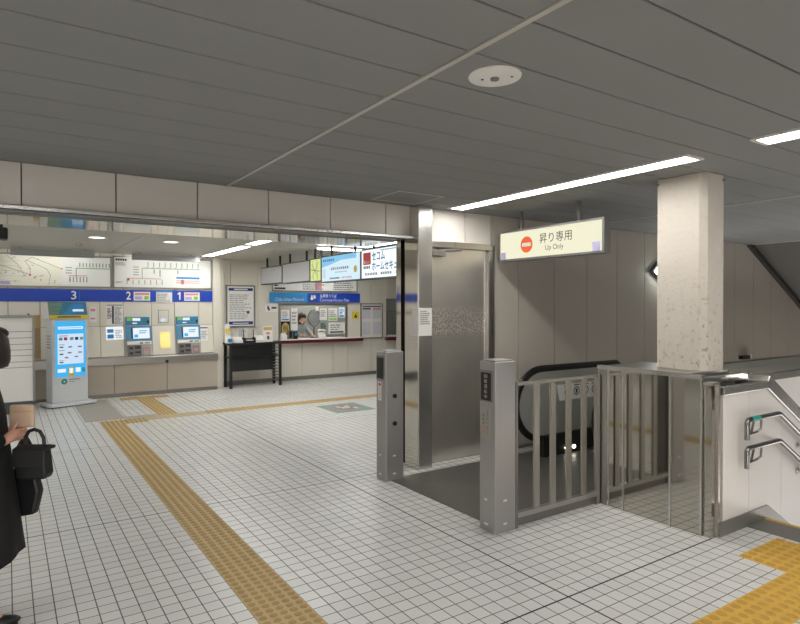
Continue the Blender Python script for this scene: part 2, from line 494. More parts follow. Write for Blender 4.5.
# jamb: polished cladding with the shutter groove, and the corner post
mb = MB().box(3.55, 5.0, 0, 3.70, 5.235, 2.42).box(3.55, 5.31, 0, 3.70, 5.40, 2.42)
struct(mb, 'trim_7', 'soffitmirror')
struct(MB().box(3.60, 5.22, 0, 3.70, 5.33, 2.42), 'trim_8', 'joint')
struct(MB().box(3.553, 4.985, 0, 3.73, 5.2, ZC), 'trim_9', 'bright', bevel=.006)
# outer walls out of the frame
struct(MB().box(-5.2, -5.2, 0, -5, 13.6, 3), 'wall_left', 'plain')
struct(MB().box(-5.2, -5.2, 2.62, 14, -5, 3).box(-5.2, -5.2, 0, -4.6, -5, 2.62).box(2.0, -5.2, 0, 14, -5, 2.62), 'wall_back', 'plain')  # unseen wide opening added here to let daylight onto the lintel
struct(MB().box(-20, -30, -.14, 25, -5, -.02), 'ground', 'greytile')
struct(MB().box(14, -5.2, -3, 14.2, 5.6, 3), 'wall_right', 'slope')
struct(MB().box(12, 5.47, 0, 12.2, 13.6, 3), 'wall_hall_right', 'panel_in')

# ---- ticket hall back wall (behind the machines) and office wall
YT = 12.42
mb = MB(); sl = MB()
js = [-5, -4.4, -3.2, -1.9, -1.2, -.6, .015, .495, 1.46, 1.871, 2.376, 2.811, 3.29, 3.565]
for a, b in zip(js, js[1:]):
    mb.box(a + .004, YT, 1.335, b - .004, YT + .03, 2.72)
    sl.prism([(YT + .0, 1.33), (YT - .12, .76), (YT + .02, .76), (YT + .02, 1.33)], a + .003, b - .003, 'X')
struct(mb, 'wall_ticket', 'panel_in', bevel=.003); struct(sl, 'wall_ticket_slope', 'panel_in', bevel=.003)
struct(MB().box(-5, YT + .025, 0, 3.6, YT + .2, 2.75), 'wall_ticket_core', 'joint')
struct(MB().box(3.565, 12.34, 0, 3.72, 12.8, ZI), 'wall_ticket_end', 'panel_in', bevel=.01)
struct(MB().box(3.72, 12.40, 0, 3.79, 12.8, ZI), 'wall_ticket_return', 'panel_in')
YO = 12.72
mb = MB()
js = [3.74, 4.05, 4.665, 5.15, 5.724, 6.53, 6.93, 7.597, 8.05]
for a, b in zip(js, js[1:]):
    lo = .88
    if b <= 5.16 or a >= 6.92: mb.box(a + .003, YO, .08, b - .003, YO + .03, ZI)
    else:
        mb.box(a + .003, YO, .08, b - .003, YO + .03, .88)
        mb.box(a + .003, YO, 1.77, b - .003, YO + .03, ZI)
mb.box(8.05, YO, .08, 9.6, YO + .03, .88).box(8.05, YO, 1.9, 9.6, YO + .03, ZI).box(9.6, YO, .08, 12, YO + .03, ZI)
struct(mb, 'wall_office', 'panel_in', bevel=.003)
struct(MB().box(3.74, YO - .012, 0, 12, YO + .02, .085), 'baseboard_office', 'base')
struct(MB().box(3.74, 13.55, 0, 12, 13.6, 2.75), 'wall_office_back', 'booth')
struct(MB().box(3.74, YO + .03, 0, 5.12, 13.55, ZI), 'wall_office_side', 'booth')

# ---- counter under the ticket machines
t = thing('machine_counter', 'long counter with steel edge under the ticket machines', 'counter', (1.3, 12.3, 0))
mb = MB()
for a, b in zip((-4.9, -2, -.6, .40, 1.667, 2.612, 3.6), (-2, -.6, .40, 1.667, 2.612, 3.6)):
    mb.box(a + .004, 12.18, .07, b - .004, 12.29, .61)
mb.build('front_panel', mat('counter_panel', '#b3a99b', .45, var=.04), t, bevel=.003)
MB().box(-4.9, 12.14, .61, 3.605, 12.29, .748).build('edge_band', 'steel', t, bevel=.01)
MB().box(-4.9, 12.2, .735, 3.56, 12.34, .752).build('worktop', 'machine', t)
MB().box(-4.9, 12.2, 0.0, 3.6, 12.29, .07).build('plinth', 'base', t)
MB().disc((2.60, 12.12, .635), .03, .05, 'Y').build('bell_button', 'black', t, label='black round knob under the counter edge')

# ---- ceiling lamps
def ceiling_lamp(label, x, y0, y1, z, inner=False, group='strip lamps in the ceiling', w=.105, gapped=True):
    t = thing('ceiling_lamp', label, 'ceiling lamp', (x, (y0+y1)/2, z), 0, group)
    fr = MB()
    fr.box(x-w, y0, z-.012, x-w+.022, y1, z).box(x+w-.022, y0, z-.012, x+w, y1, z)
    fr.box(x-w+.022, y0, z-.012, x+w-.022, y0+.03, z).box(x-w+.022, y1-.03, z-.012, x+w-.022, y1, z)
    fr.box(x-.006, y0+.03, z-.012, x+.006, y1-.03, z-.003)
    fr.build('frame', 'emblank', t)
    for a, b in ((x-w+.022, x-.006), (x+.006, x+w-.022)):
        MB().box(a, y0+.03, z-.007, b, y1-.03, z-.002).build('diffuser', 'diffuser_in' if inner else 'diffuser', t)
    return t
ceiling_lamp('long strip lamp in the ceiling left of the column', 4.05, 2.31, 5.0, ZC)
ceiling_lamp('strip lamp cut by the right frame edge above the stairs', 4.025, -0.8, 1.89, ZC)
ceiling_lamp('added unseen strip lamp overhead behind the camera, nearer the right wall', 4.025, -4.2, -1.4, ZC)  # unseen fixture added for light, carrying the visible row on
for y0, nm in ((-4.2, 'farther back'), (-.8, 'level with the camera'), (2.3, 'nearest the ticket hall')):
    ceiling_lamp('added strip lamp out of frame on the left, %s' % nm, -1.3, y0, y0 + 2.7, ZC)  # row added out of view to light the left of the concourse
ceiling_lamp('added unseen strip lamp overhead just above the camera', .2, -1.3, 1.4, ZC)  # unseen fixture added to brighten lintel and floor
ceiling_lamp('added unseen strip lamp overhead a little behind the camera', .2, -4.4, -1.7, ZC)  # second unseen fixture of the added row, for more concourse light
ceiling_lamp('long strip lamp in the ticket hall ceiling beside the fare map', 3.33, 9.62, 12.0, ZI, True)
ceiling_lamp('ticket hall strip lamp nearest the lintel', 3.3, 6.5, 9.35, ZI, True)
ceiling_lamp('ticket hall strip lamp beyond the jamb, by the lit advertisements', 5.05, 7.0, 8.75, ZI, True)
t = thing('ceiling_batten', 'slim bare tube lamp on the hall ceiling above the blue advertisement', 'ceiling lamp', (4.75, 8.97, ZI))
MB().box(4.3, 8.94, ZI - .03, 5.2, 9.0, ZI).build('base', 'emblank', t)
MB().tube([(4.33, 8.97, ZI - .045), (5.17, 8.97, ZI - .045)], .016, 10).build('tube', 'diffuser_in', t)
ceiling_lamp('strip lamp in front of the ticket office window', 6.3, 9.9, 12.2, ZI, True)
ceiling_lamp('added ticket hall strip lamp out of frame, far left', -1.5, 6.6, 9.3, ZI, True)  # unseen lamp added for extra light in the hall
ceiling_lamp('added ticket hall strip lamp out of frame, left near the machines', -1.5, 9.6, 11.8, ZI, True)  # another added unseen lamp, lighting the machine end
ceiling_lamp('strip lamp inside the ticket office', 6.4, 12.85, 13.45, ZI - .02, True, w=.3)

def downlight(label, x, y, z, r, m, group):
    t = thing('downlight', label, 'downlight', (x, y, z), 0, group)
    MB().tube([(x + r*1.0*math.cos(2*PI*k/28), y + r*1.0*math.sin(2*PI*k/28), z - .006) for k in range(28)], .012, 6, closed=True).build('rim', 'emblank', t)
    MB().disc((x, y, z - .008), r*.95, .008).build('lens', m, t)
downlight('round ceiling downlight above the first fare map', 1.09, 9.55, ZI, .12, 'downlight', 'hall downlights')
downlight('round ceiling downlight between fare map and strip lamp', 2.13, 9.6, ZI, .12, 'downlight', 'hall downlights')
t = thing('emergency_light', 'round white emergency light on the grey ceiling', 'ceiling light', (1.87, 2.02, ZC))
MB().tube([(1.87, 2.02, ZC), (1.87, 2.02, ZC-.006), (1.87, 2.02, ZC-.011)], [.122, .12, .1], 40).build('cover', 'emblank', t, smooth=True)
MB().disc((1.87, 2.02, ZC-.018), .02, .01, seg=20).build('lens', 'frame', t)
MB().disc((1.83, 2.06, ZC-.014), .006, .005, seg=10).build('indicator', 'ink', t)
MB().disc((1.92, 1.96, ZC-.014), .005, .005, seg=10).build('indicator', 'ink', t)
t = thing('smoke_detector', 'small round detector on the ticket hall ceiling', 'detector', (.98, 10.7, ZI))
MB().tube([(.98, 10.7, ZI), (.98, 10.7, ZI-.03), (.98, 10.7, ZI-.05)], [.06, .055, .03], 20).build('housing', 'bar', t, smooth=True)
t = thing('access_hatch', 'square hatch frame in the ceiling near the jamb', 'hatch', (3.25, 4.75, ZC))
for a in ((2.99, 4.5, 3.52, 4.515), (2.99, 4.99, 3.52, 5.005), (2.99, 4.515, 3.005, 4.99), (3.505, 4.515, 3.52, 4.99)):
    MB().box(a[0], a[1], ZC-.005, a[2], a[3], ZC).build('frame_bar', 'bar', t)
t = thing('hanging_camera', 'black box hanging from the hall ceiling at the left frame edge', 'camera', (.0, 7.6, ZI))
MB().box(-.10, 7.5, 2.42, .015, 7.68, 2.55).build('housing', 'black', t, bevel=.02)
MB().box(-.06, 7.57, 2.55, -.03, 7.6, ZI).build('stem', 'black', t)

# ---- wall-wash lamps over the maps
for (x0, x1, lb) in ((.05, 1.32, 'grey lamp box hung over the line map, left one'), (1.94, 3.17, 'grey lamp box hung over the fare map, right one')):
    t = thing('map_lamp', lb, 'lamp', ((x0+x1)/2, 12.0, 2.58), 0, 'lamp boxes over the maps')
    MB().box(x0, 11.9, 2.58, x1, 11.915, 2.70).box(x0, 11.915, 2.69, x1, 12.03, 2.70).build('shade', 'greysign', t)
    MB().box(x0 + .02, 11.95, 2.655, x1 - .02, 11.985, 2.69).build('tube', 'maptube', t)
    for x in (x0 + .15, x1 - .15): MB().box(x - .01, 11.95, 2.70, x + .01, 11.98, ZI).build('bracket', 'frame', t)

# ------------------------------------------------------------------ maps, number band
def framed(name, label, cat, x0, z0, x1, z1, y, face='mapwhite', fw=.025, fm='glassframe', group=None):
    t = thing(name, label, cat, ((x0+x1)/2, y, z0), 0, group)
    MB().box(x0, y-.03, z0, x0+fw, y, z1).box(x1-fw, y-.03, z0, x1, y, z1).box(x0+fw, y-.03, z0, x1-fw, y, z0+fw).box(x0+fw, y-.03, z1-fw, x1-fw, y, z1).build('frame', fm, t)
    MB().box(x0+fw, y-.018, z0+fw, x1-fw, y, z1-fw).build('sheet', face, t)
    return t, FY(x0, z0, y - .018)

t, f = framed('line_map', 'framed rail line map above the number band, left of the fare map', 'map', -1.2, 2.06, 1.665, 2.655, YT)
f.rects([(.03, .03, 2.03, .57)], 'map_ground', 'mapcream', t)
f.rects([(.03, .04, .45, .16), (.9, .04, 1.25, .1)], 'sea', 'purple', t, h=.0035)
f.lines([[(1.42, .18), (1.5, .24), (1.55, .22), (1.55, .34), (1.47, .46), (1.58, .53), (1.72, .47), (1.85, .42), (1.95, .37), (2.02, .35)],
         [(1.5, .47), (1.65, .40), (1.8, .33), (1.86, .22), (1.83, .05)], [(.3, .5), (.7, .3), (1.1, .38), (1.5, .24)], [(.5, .1), (.9, .25), (1.0, .5)], [(1.2, .55), (1.36, .4), (1.45, .22)]], .005, 'railway', 'ink', t, h=.005)
f.lines([[(.1, .2 + .05*i), (.6 + .1*i, .15 + .07*i), (1.4, .1 + .09*i)] for i in range(5)], .003, 'road', 'palink', t, h=.004)
f.rects([(random.uniform(.1, 2.0), random.uniform(.06, .52), 0, 0) for _ in range(0)] + [(a, b, a + .035, b + .01) for a, b in [(random.uniform(.1, 1.95), random.uniform(.06, .52)) for _ in range(45)]], 'place_name', 'palink', t, h=.005)
f.rects([(1.53, .2, 1.56, .23), (1.6, .16, 1.63, .18), (1.7, .12, 1.72, .14), (2.02, .33, 2.05, .35)], 'station_mark', 'red', t, h=.006)
f.lines([[(2.27, .18), (2.27, .36), (2.83, .36)]], .014, 'green_route', 'green', t)
f.lines([[(2.15, .22), (2.45, .22)]], .012, 'red_route', 'pink', t)
f.rects([(2.32 + .055*i, .385, 2.338 + .055*i, .46) for i in range(10)] + [(2.16 + .055*i, .1, 2.178 + .055*i, .2) for i in range(6)] + [(2.1, .26 + .05*i, 2.2, .275 + .05*i) for i in range(3)], 'lettering', 'palink', t)
f.rects([(2.155, .13, 2.175, .16)], 'you_are_here', 'red', t, h=.005)

t, f = framed('fare_map', 'framed monorail fare map above machines 1 and 2', 'map', 1.685, 2.06, 3.555, 2.68, YT)
f.rects([(.05 + .04*i, .53, .082 + .04*i, .57) for i in range(5)], 'title', 'dkink', t)
fine_print(f, .05, .44, .26, .51, 3, 'caption', 'palink', t, word=.03)
f.lines([[(.52, .4), (1.64, .4)], [(.52, .2), (.52, .4)]], .012, 'green_route', 'green', t)
f.lines([[(.24, .195), (.88, .195)]], .012, 'red_route', 'pink', t)
f.rects([(.62 + .107*i, .43, .634 + .107*i, .52) for i in range(10)] + [(.60 + .107*i, .4 + .01, .625 + .107*i, .42) for i in range(10)], 'lettering', 'palink', t)
f.rects([(.24 + .107*i, .08, .254 + .107*i, .17) for i in range(7)] + [(.36, .26 + .05*i, .46, .275 + .05*i) for i in range(4)] + [(.73, .3, .75, .38), (.84, .24, .86, .38), (1.18, .3, 1.2, .38)], 'fare_column', 'palink', t)
f.rects([(.25, .15, .29, .19)], 'you_are_here', 'red', t, h=.005)
f.rects([(1.16, .205, 1.62, .245)], 'table_head', 'sky', t)
f.rects([(1.16, .12, 1.62, .135), (1.16, .16, 1.62, .175), (1.25, .10, 1.31, .19)], 'table_row', 'pink', t)
fine_print(f, .05, .1, .2, .14, 2, 'note', 'palink', t, word=.02)

t = thing('number_band', 'blue band with white numbers 3, 2 and 1 over the machines', 'sign band', (1.2, YT, 1.8))
MB().box(-2.5, YT - .012, 1.803, 3.583, YT, 2.03).build('board', 'blue', t)
f = FY(0, 1.803, YT - .012)
for n, a in (('3', .985), ('2', 1.916), ('1', 2.865)):
    if n == '1': f.poly([(2.898, .04), (2.926, .04), (2.926, .195), (2.905, .195), (2.868, .168), (2.868, .140), (2.898, .158)], 'numeral', 'emblank', t, h=.004)
    else: f.text(n, a, .04, .085, .155, 'numeral', 'emblank', t, bold=.012)
f.rects([(1.12, .02, 1.126, .2)], 'rule', 'sky', t)
for i, (a, b) in enumerate(((2.05, 2.349), (2.998, 3.306))):
    s = MB().box(a, YT - .018, 1.825, b, YT - .012, 1.995).build('ticket_sticker', 'paper', t, label='white sticker with pictures of tickets')
    g = FY(a, 1.825, YT - .018)
    g.rects([(.02, .11, .28, .15)], 'print', 'pink', s); g.rects([(.19, .02, .27, .09)], 'print', 'lime', s); g.rects([(.02, .02, .15, .08)], 'print', 'purple', s)
t = thing('notice_sheet', 'white notice sheet across the blue band between numbers 2 and 1', 'notice', (2.6, YT, 1.8))
MB().box(2.46, YT - .02, 1.79, 2.764, YT - .012, 2.015).build('sheet', 'paper', t)
g = FY(2.46, 1.79, YT - .02); g.rects([(0, .2, .304, .225)], 'head', 'sky', t); fine_print(g, .02, .02, .28, .19, 5, 'text', 'palink', t, word=.03)

# ------------------------------------------------------------------ ticket machines
SL = Vector((0, -.12, -.57)).normalized()
def slope_y(z): return YT - .12*(1.33 - z)/.57
def ticket_machine(x, w, label):
    t = thing('ticket_machine', label, 'ticket machine', (x + w/2, 12.3, .76), 0, 'ticket machines')
    MB().box(x + .01, YT - .05, 1.345, x + w - .03, YT, 1.505).build('header', 'machblue', t, bevel=.004)
    f = FY(x + .01, 1.345, YT - .05)
    f.rects([(.02, .09, .1, .145)], 'logo', 'lime', t); f.rects([(.12, .085, .26, .14), (.12, .03, .2, .05)], 'lettering', 'screenwhite', t)
    f.rects([(.38, .04, .42, .09)], 'icon', 'dkink', t)
    d = .06
    mb = MB().prism([(slope_y(1.345), 1.345), (slope_y(1.345) - d, 1.34), (slope_y(.76) - d, .755), (slope_y(.76) + .02, .755)], x, x + w, 'X')
    mb.build('cabinet', 'machine', t, bevel=.006)
    o = Vector((x, slope_y(.76) - d - .002, .755)); v = Vector((0, slope_y(1.345) - slope_y(.76), .585))
    g = Face(o, (1, 0, 0), v); H = v.length
    g.rects([(.0, .30, w, H - .01)], 'fascia', 'machblue', t, h=.006, t=.006)
    s = g.rects([(.13, .34, w - .04, H - .05)], 'screen', 'screenwhite', t, h=.010)
    g.rects([(.15, .36, .22, .42), (.24, .48, .38, .5), (.24, .44, .36, .46)], 'screen_button', 'screen', s, h=.012)
    g.rects([(.10, .34, .125, H - .05)], 'card_slot', 'dkink', t, h=.010)
    g.rects([(.02, .22, w - .02, .28)], 'tray_ledge', 'emblank', t, h=.03, t=.03)
    g.rects([(.24, .235, .3, .265), (.33, .24, .42, .26)], 'coin_slot', 'machdark', t, h=.034)
    g.rects([(.02, .01, .27, .21)], 'note_unit', 'machdark', t, h=.02, t=.02)
    g.rects([(.05, .13, .12, .18), (.15, .14, .25, .19), (.05, .03, .12, .08), (.15, .05, .25, .09)], 'slot', 'dkink', t, h=.024)
    g.rects([(.3, .02, w - .04, .17)], 'ticket_tray', 'frame', t, h=.02, t=.02)
    g.rects([(.32, .06, w - .07, .11)], 'tray_sticker', 'pink', t, h=.024)
ticket_machine(1.89, .47, 'left ticket machine, under number 2')
ticket_machine(2.825, .47, 'right ticket machine, under number 1')
def on_slope(name, label, cat, x0, x1, z0, z1, m, group=None, d=.008):
    o = Vector((x0, slope_y(z0), z0)); v = Vector((0, slope_y(z1) - slope_y(z0), z1 - z0))
    g = Face(o, (1, 0, 0), v); t = thing(name, label, cat, o)
    g.rects([(0, 0, x1-x0, v.length)], 'sheet', m, t, h=d, t=d - .001)
    return t, Face(g.pt(0, 0, d), (1, 0, 0), v)
t, g = on_slope('brass_plate', 'yellow brass plate between the two ticket machines', 'plate', 2.52, 2.715, .87, 1.2, 'brass')
g.rects([(.01, .01, .185, .02), (.01, .31, .185, .32)], 'edge', 'gold', t)
t, g = on_slope('notice_sheet', 'pale notice on the slope right of machine 1', 'notice', 3.31, 3.46, 1.0, 1.3, 'paper')
g.rects([(0, .26, .15, .285)], 'head', 'ink', t); fine_print(g, .02, .05, .14, .22, 5, 'text', 'palink', t, word=.03)
t, g = on_slope('notice_sheet', 'blue picture notice on the slope left of machine 2', 'notice', 1.56, 1.86, 1.08, 1.32, 'screenwhite')
g.rects([(.02, .02, .13, .1), (.02, .13, .13, .2)], 'picture', 'sky', t); fine_print(g, .16, .03, .28, .2, 5, 'text', 'palink', t, word=.03)
t = thing('timetable_sheet', 'white timetable sheet on the wall left of machine 2', 'timetable', (1.7, YT, 1.36))
MB().box(1.566, YT - .006, 1.36, 1.868, YT, 1.76).build('sheet', 'paper', t)
g = FY(1.566, 1.36, YT - .006); g.rects([(.01, .37, .29, .385), (.1, .02, .135, .36)], 'head', 'ink', t)
fine_print(g, .02, .12, .1, .33, 8, 'text', 'dkink', t, word=.03); fine_print(g, .15, .02, .28, .35, 14, 'text', 'palink', t, word=.04)
t = thing('coin_hatch', 'small framed square hatch on the wall between numbers 2 and 1', 'hatch', (2.6, YT, 1.38))
MB().box(2.497, YT - .012, 1.385, 2.695, YT, 1.64).build('frame', 'glassframe', t)
MB().box(2.507, YT - .016, 1.395, 2.685, YT, 1.63).build('panel', 'panel_in', t)
MB().box(2.545, YT - .018, 1.41, 2.635, YT - .015, 1.47).build('sticker', 'screenpale', t)

# ------------------------------------------------------------------ kiosk, rack
t = thing('information_kiosk', 'white kiosk with a blue touch screen in front of the counter', 'kiosk', (.87, 11.78, 0), R(17))
MB().prism([(-.36, -.30), (.36, -.30), (.40, -.22), (.38, .22), (-.38, .22), (-.40, -.22)], .014, .06, 'Z').build('foot_plate', 'kiosk', t, bevel=.012, local=True)
MB().box(-.34, -.27, 0, .34, .2, .014).build('rubber_foot', 'black', t, local=True)
MB().box(-.295, -.13, .06, .295, .13, 1.50).build('cabinet', 'kiosk', t, bevel=.015, local=True)
WK = wmat(t)
def KF(x0, z0, y): return Face(WK @ Vector((x0, y, z0)), WK.to_3x3() @ Vector((1, 0, 0)), (0, 0, 1))
f = KF(-.295, 0, -.13)
s = f.rects([(.055, .50, .545, 1.455)], 'screen', 'screen', t, h=.004, t=.004)
f.rects([(.09, .72, .51, 1.24)], 'panel', 'screenpale', s, h=.006)
f.rects([(.10, 1.32, .50, 1.365)], 'caption', 'screenwhite', s, h=.006); f.rects([(.12, 1.335, .48, 1.348)], 'lettering', 'screen', s, h=.008)
f.rects([(.11, 1.2, .25, 1.212), (.11, 1.05, .2, 1.06), (.11, .95, .2, .96), (.11, .78, .2, .788)], 'heading', 'palink', s, h=.008)
for a, b, m in ((.11, 1.13, 'palink'), (.19, 1.13, 'red'), (.29, 1.13, 'palink'), (.37, 1.13, 'navy'), (.45, 1.13, 'palink')):
    f.rects([(a, b, a + .055, b + .05)], 'icon', m, s, h=.008)
for a, b, m in ((.12, 1.0, 'palink'), (.26, 1.0, 'palink'), (.42, 1.0, 'palink'), (.12, .88, 'palink'), (.25, .9, 'palink'), (.42, .9, 'pink'), (.2, .82, 'pink'), (.36, .83, 'purple'), (.12, .74, 'palink')):
    f.rects([(a, b, a + .06, b + .025)], 'icon', m, s, h=.008)
f.rects([(.09, .58, .22, .64), (.38, .57, .46, .65)], 'icon', 'screenwhite', s, h=.006)
f.rects([(.26, .505, .35, .665)], 'sticker', 'yellow', s, h=.007); f.rects([(.275, .56, .335, .645)], 'picture', 'screenwhite', s, h=.009)
f.rects([(.49, .57, .525, .64)], 'icon', 'teal', s, h=.008)
f.disc(.195, .42, .05, 'emblem', 'teal', t); f.text('+', .175, .40, .04, .04, 'emblem_mark', 'emblank', t, h=.005)
f.rects([(.27, .44, .45, .458), (.27, .405, .37, .415)], 'lettering', 'palink', t)
hb = MB().prism([(-.15, 1.50), (-.06, 1.79), (-.05, 1.79), (-.135, 1.50)], -.33, .29, 'X').build('header_card', 'machblue', t, local=True)
MB().prism([(-.135, 1.50), (-.052, 1.79), (.13, 1.50)], -.335, -.325, 'X').build('card_stay', 'paper', t, local=True)
g = Face(WK @ Vector((-.33, -.15, 1.50)), WK.to_3x3() @ Vector((1, 0, 0)), WK.to_3x3() @ Vector((0, .09, .29)))
g.rects([(0, 0, .62, .065)], 'strip', 'yellow', hb); g.rects([(.06, .13, .3, .15), (.06, .2, .24, .22)], 'lettering', 'teal', hb, h=.004); g.rects([(.38, .13, .56, .17)], 'lettering', 'screenpale', hb, h=.004)
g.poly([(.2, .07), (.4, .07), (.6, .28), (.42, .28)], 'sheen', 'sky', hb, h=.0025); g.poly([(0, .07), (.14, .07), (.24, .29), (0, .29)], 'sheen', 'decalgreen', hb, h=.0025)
g.rects([(.12, .022, .5, .042)], 'strip_lettering', 'ink', hb, h=.004)
for b in range(5): MB().box(-.298, -.08, 1.0 + .05*b, -.294, .08, 1.015 + .05*b).build('vent_slot', 'frame', t, local=True)
t = thing('card_holder', 'small white card on the wall behind the kiosk', 'card', (1.24, YT, 1.45))
MB().box(1.28, YT - .03, 1.42, 1.40, YT, 1.70).build('card', 'paper', t); FY(1.28, 1.42, YT - .03).rects([(.02, .2, .1, .25), (.02, .05, .1, .08)], 'print', 'pink', t)

t = thing('timetable_stand', 'white slatted board stand with a dark base behind the person', 'display stand', (-.3, 11.2, 0))
MB().box(-1.1, 11.1, 0.02, .36, 11.18, .2).build('base', 'rackdark', t)
MB().box(.335, 11.08, .2, .365, 11.2, 1.57).box(-1.1, 11.08, 1.53, .335, 11.2, 1.575).box(-1.1, 11.08, .2, -1.07, 11.2, 1.53).build('frame', 'frame', t)
mb = MB(); zz = [.2, .74, .83, .93, 1.02, 1.11, 1.21, 1.31, 1.53]
for a, b in zip(zz, zz[1:]): mb.box(-1.07, 11.1, a + .008, .335, 11.16, b)
mb.build('slat_board', 'rackwhite', t)
MB().box(-1.07, 11.12, .2, .335, 11.17, 1.53).build('backing', 'ink', t)
MB().box(.27, 11.1, 1.575, .3, 11.15, 1.6).build('clip', 'black', t)
for x in (-1.0, .28): MB().box(x, 11.0, 0, x + .06, 11.3, .02).build('foot', 'rackdark', t)

t = thing('wooden_panel', 'brown panel on the wall between stand and kiosk', 'panel', (.46, YT, .76))
MB().prism([(slope_y(1.33) - .004, 1.335), (slope_y(.78) - .012, .78), (slope_y(.78), .78), (slope_y(1.33), 1.335)], .40, .495, 'X').build('lower_leaf', mat('tan_panel', '#a08a68', .6), t)
MB().box(.40, YT - .01, 1.34, .495, YT, 1.56).build('upper_leaf', mat('ochre_panel', '#b59a62', .6), t)
t = thing('price_card', 'white blank card on the counter edge beside the kiosk', 'card', (.47, 12.13, .6))
MB().box(.40, 12.122, .6, .66, 12.136, .745).build('card', 'paper', t)

# ------------------------------------------------------------------ poster, writing table and what stands on it
t, f = framed('notice_poster', 'framed notice with blue bands above the black table', 'poster', 3.94, 1.25, 4.59, 2.175, YO, 'paper', .03)
f.rects([(.06, .80, .6, .86)], 'head_band', 'navy', t); f.rects([(.06, .06, .6, .13)], 'foot_band', 'navy', t)
f.rects([(.18, .82, .48, .845), (.15, .08, .5, .1)], 'band_lettering', 'emblank', t, h=.004)
fine_print(f, .08, .18, .58, .74, 14, 'text', 'palink', t, fill=.4, word=.06); f.rects([(.46, .3, .52, .36)], 'code_square', 'ink', t)

t = thing('writing_table', 'black writing table under the framed notice', 'table', (4.4, 12.25, 0))
MB().box(3.78, 12.02, .905, 4.98, 12.5, .945).build('table_top', 'blacktable', t, bevel=.004)
for x in (3.82, 4.90):
    for y in (12.06, 12.42): MB().box(x, y, 0, x + .05, y + .05, .905).build('leg', 'blacktable', t)
MB().box(3.87, 12.2, .34, 4.80, 12.22, .90).build('modesty_panel', 'blacktable', t)
MB().box(3.82, 12.1, .64, 4.95, 12.4, .655).build('shelf', 'blacktable', t)
mb = MB()
for k in range(12): mb.box(4.84, 12.1, .1 + .065*k, 4.9, 12.4, .112 + .065*k)
mb.build('wire_rack', 'frame', t, label='grey wire rack between the right legs')

t = thing('pump_bottle', 'hand sanitizer bottle with yellow label on the left end of the black table', 'bottle', (3.83, 12.12, .945))
MB().tube([(3.83, 12.12, .945), (3.83, 12.12, 1.06), (3.83, 12.12, 1.09), (3.83, 12.12, 1.12)], [.05, .05, .03, .018], 18).build('bottle', 'paper', t, smooth=True)
MB().box(3.785, 12.065, .97, 3.875, 12.072, 1.04).build('label_card', 'sky', t)
MB().tube([(3.83, 12.12, 1.12), (3.83, 12.12, 1.16), (3.83, 12.07, 1.165)], .009, 8).build('pump', 'emblank', t)
t = thing('card_stand', 'yellow and white card standing behind the sanitizer bottle', 'card stand', (3.82, 12.22, .945))
MB().prism([(12.2, .945), (12.24, 1.34), (12.245, 1.34), (12.26, .945)], 3.77, 3.87, 'X').build('card', 'paper', t); FY(3.77, .945, 12.205).rects([(0.01, .2, .09, .3)], 'print', 'yellow', t, h=.0)
for x, lb, d in ((3.92, 'stack of white forms left of the black pen tray', .02), (4.385, 'stack of white forms right of the black pen tray', .0)):
    t = thing('form_stack', lb, 'form stack', (x, 12.2, .945), 0, 'form stacks on the black table')
    mb = MB()
    mb.prism([(12.08, .945), (12.08, .99), (12.22, 1.08 - d), (12.30, 1.08 - d), (12.30, .945)], x, x + .185, 'X'); mb.build('form_box', 'paper', t)
    MB().prism([(12.078, .992), (12.22, 1.084 - d), (12.22, 1.089 - d), (12.078, .997)], x + .01, x + .175, 'X').build('top_sheet', 'emblank', t)
t = thing('pen_tray', 'black pen tray with two pens on the black table', 'pen tray', (4.26, 12.15, .945))
MB().box(4.14, 12.08, .945, 4.38, 12.25, .96).box(4.14, 12.08, .96, 4.155, 12.25, 1.05).box(4.365, 12.08, .96, 4.38, 12.25, 1.05).box(4.155, 12.24, .96, 4.365, 12.25, 1.03).box(4.155, 12.08, .96, 4.365, 12.09, .99).build('tray', 'black', t)
MB().box(4.18, 12.1, .96, 4.34, 12.2, 1.0).build('paper_pad', 'paper', t)
for x in (4.16, 4.37): MB().tube([(x, 12.2, .97), (x, 12.2, 1.20)], .009, 8).ball((x, 12.2, 1.2), .012, .012, .02).build('pen', 'black', t)
t = thing('notice_card', 'white card with a yellow head on the right of the black table', 'notice card', (4.68, 12.2, .945))
MB().prism([(12.15, .945), (12.20, 1.29), (12.206, 1.29), (12.26, .945)], 4.58, 4.79, 'X').build('card', 'paper', t)
g = Face((4.58, 12.149, .945), (1, 0, 0), (0, .05, .345)); g.rects([(.01, .25, .2, .32)], 'head', 'gold', t); g.rects([(.06, .16, .15, .21)], 'print', 'pink', t); g.rects([(.08, .05, .13, .13)], 'print', 'ink', t)
t = thing('wall_leaflet', 'white leaflet on the wall behind the pen tray', 'leaflet', (4.25, YO, 1.05))
MB().box(4.2, YO - .006, 1.02, 4.42, YO, 1.24).build('sheet', 'paper', t); fine_print(FY(4.2, 1.02, YO - .006), .02, .03, .2, .2, 5, 'text', 'palink', t, word=.04)
t = thing('wall_notice', 'white square notice with black marks left of the ticket window', 'notice', (4.97, YO, 1.58))
MB().box(4.828, YO - .006, 1.585, 5.125, YO, 1.772).build('sheet', 'paper', t)
g = FY(4.828, 1.585, YO - .006); g.rects([(.05, .06, .09, .13), (.07, .03, .11, .08), (.15, .07, .27, .11)], 'lettering', 'dkink', t)

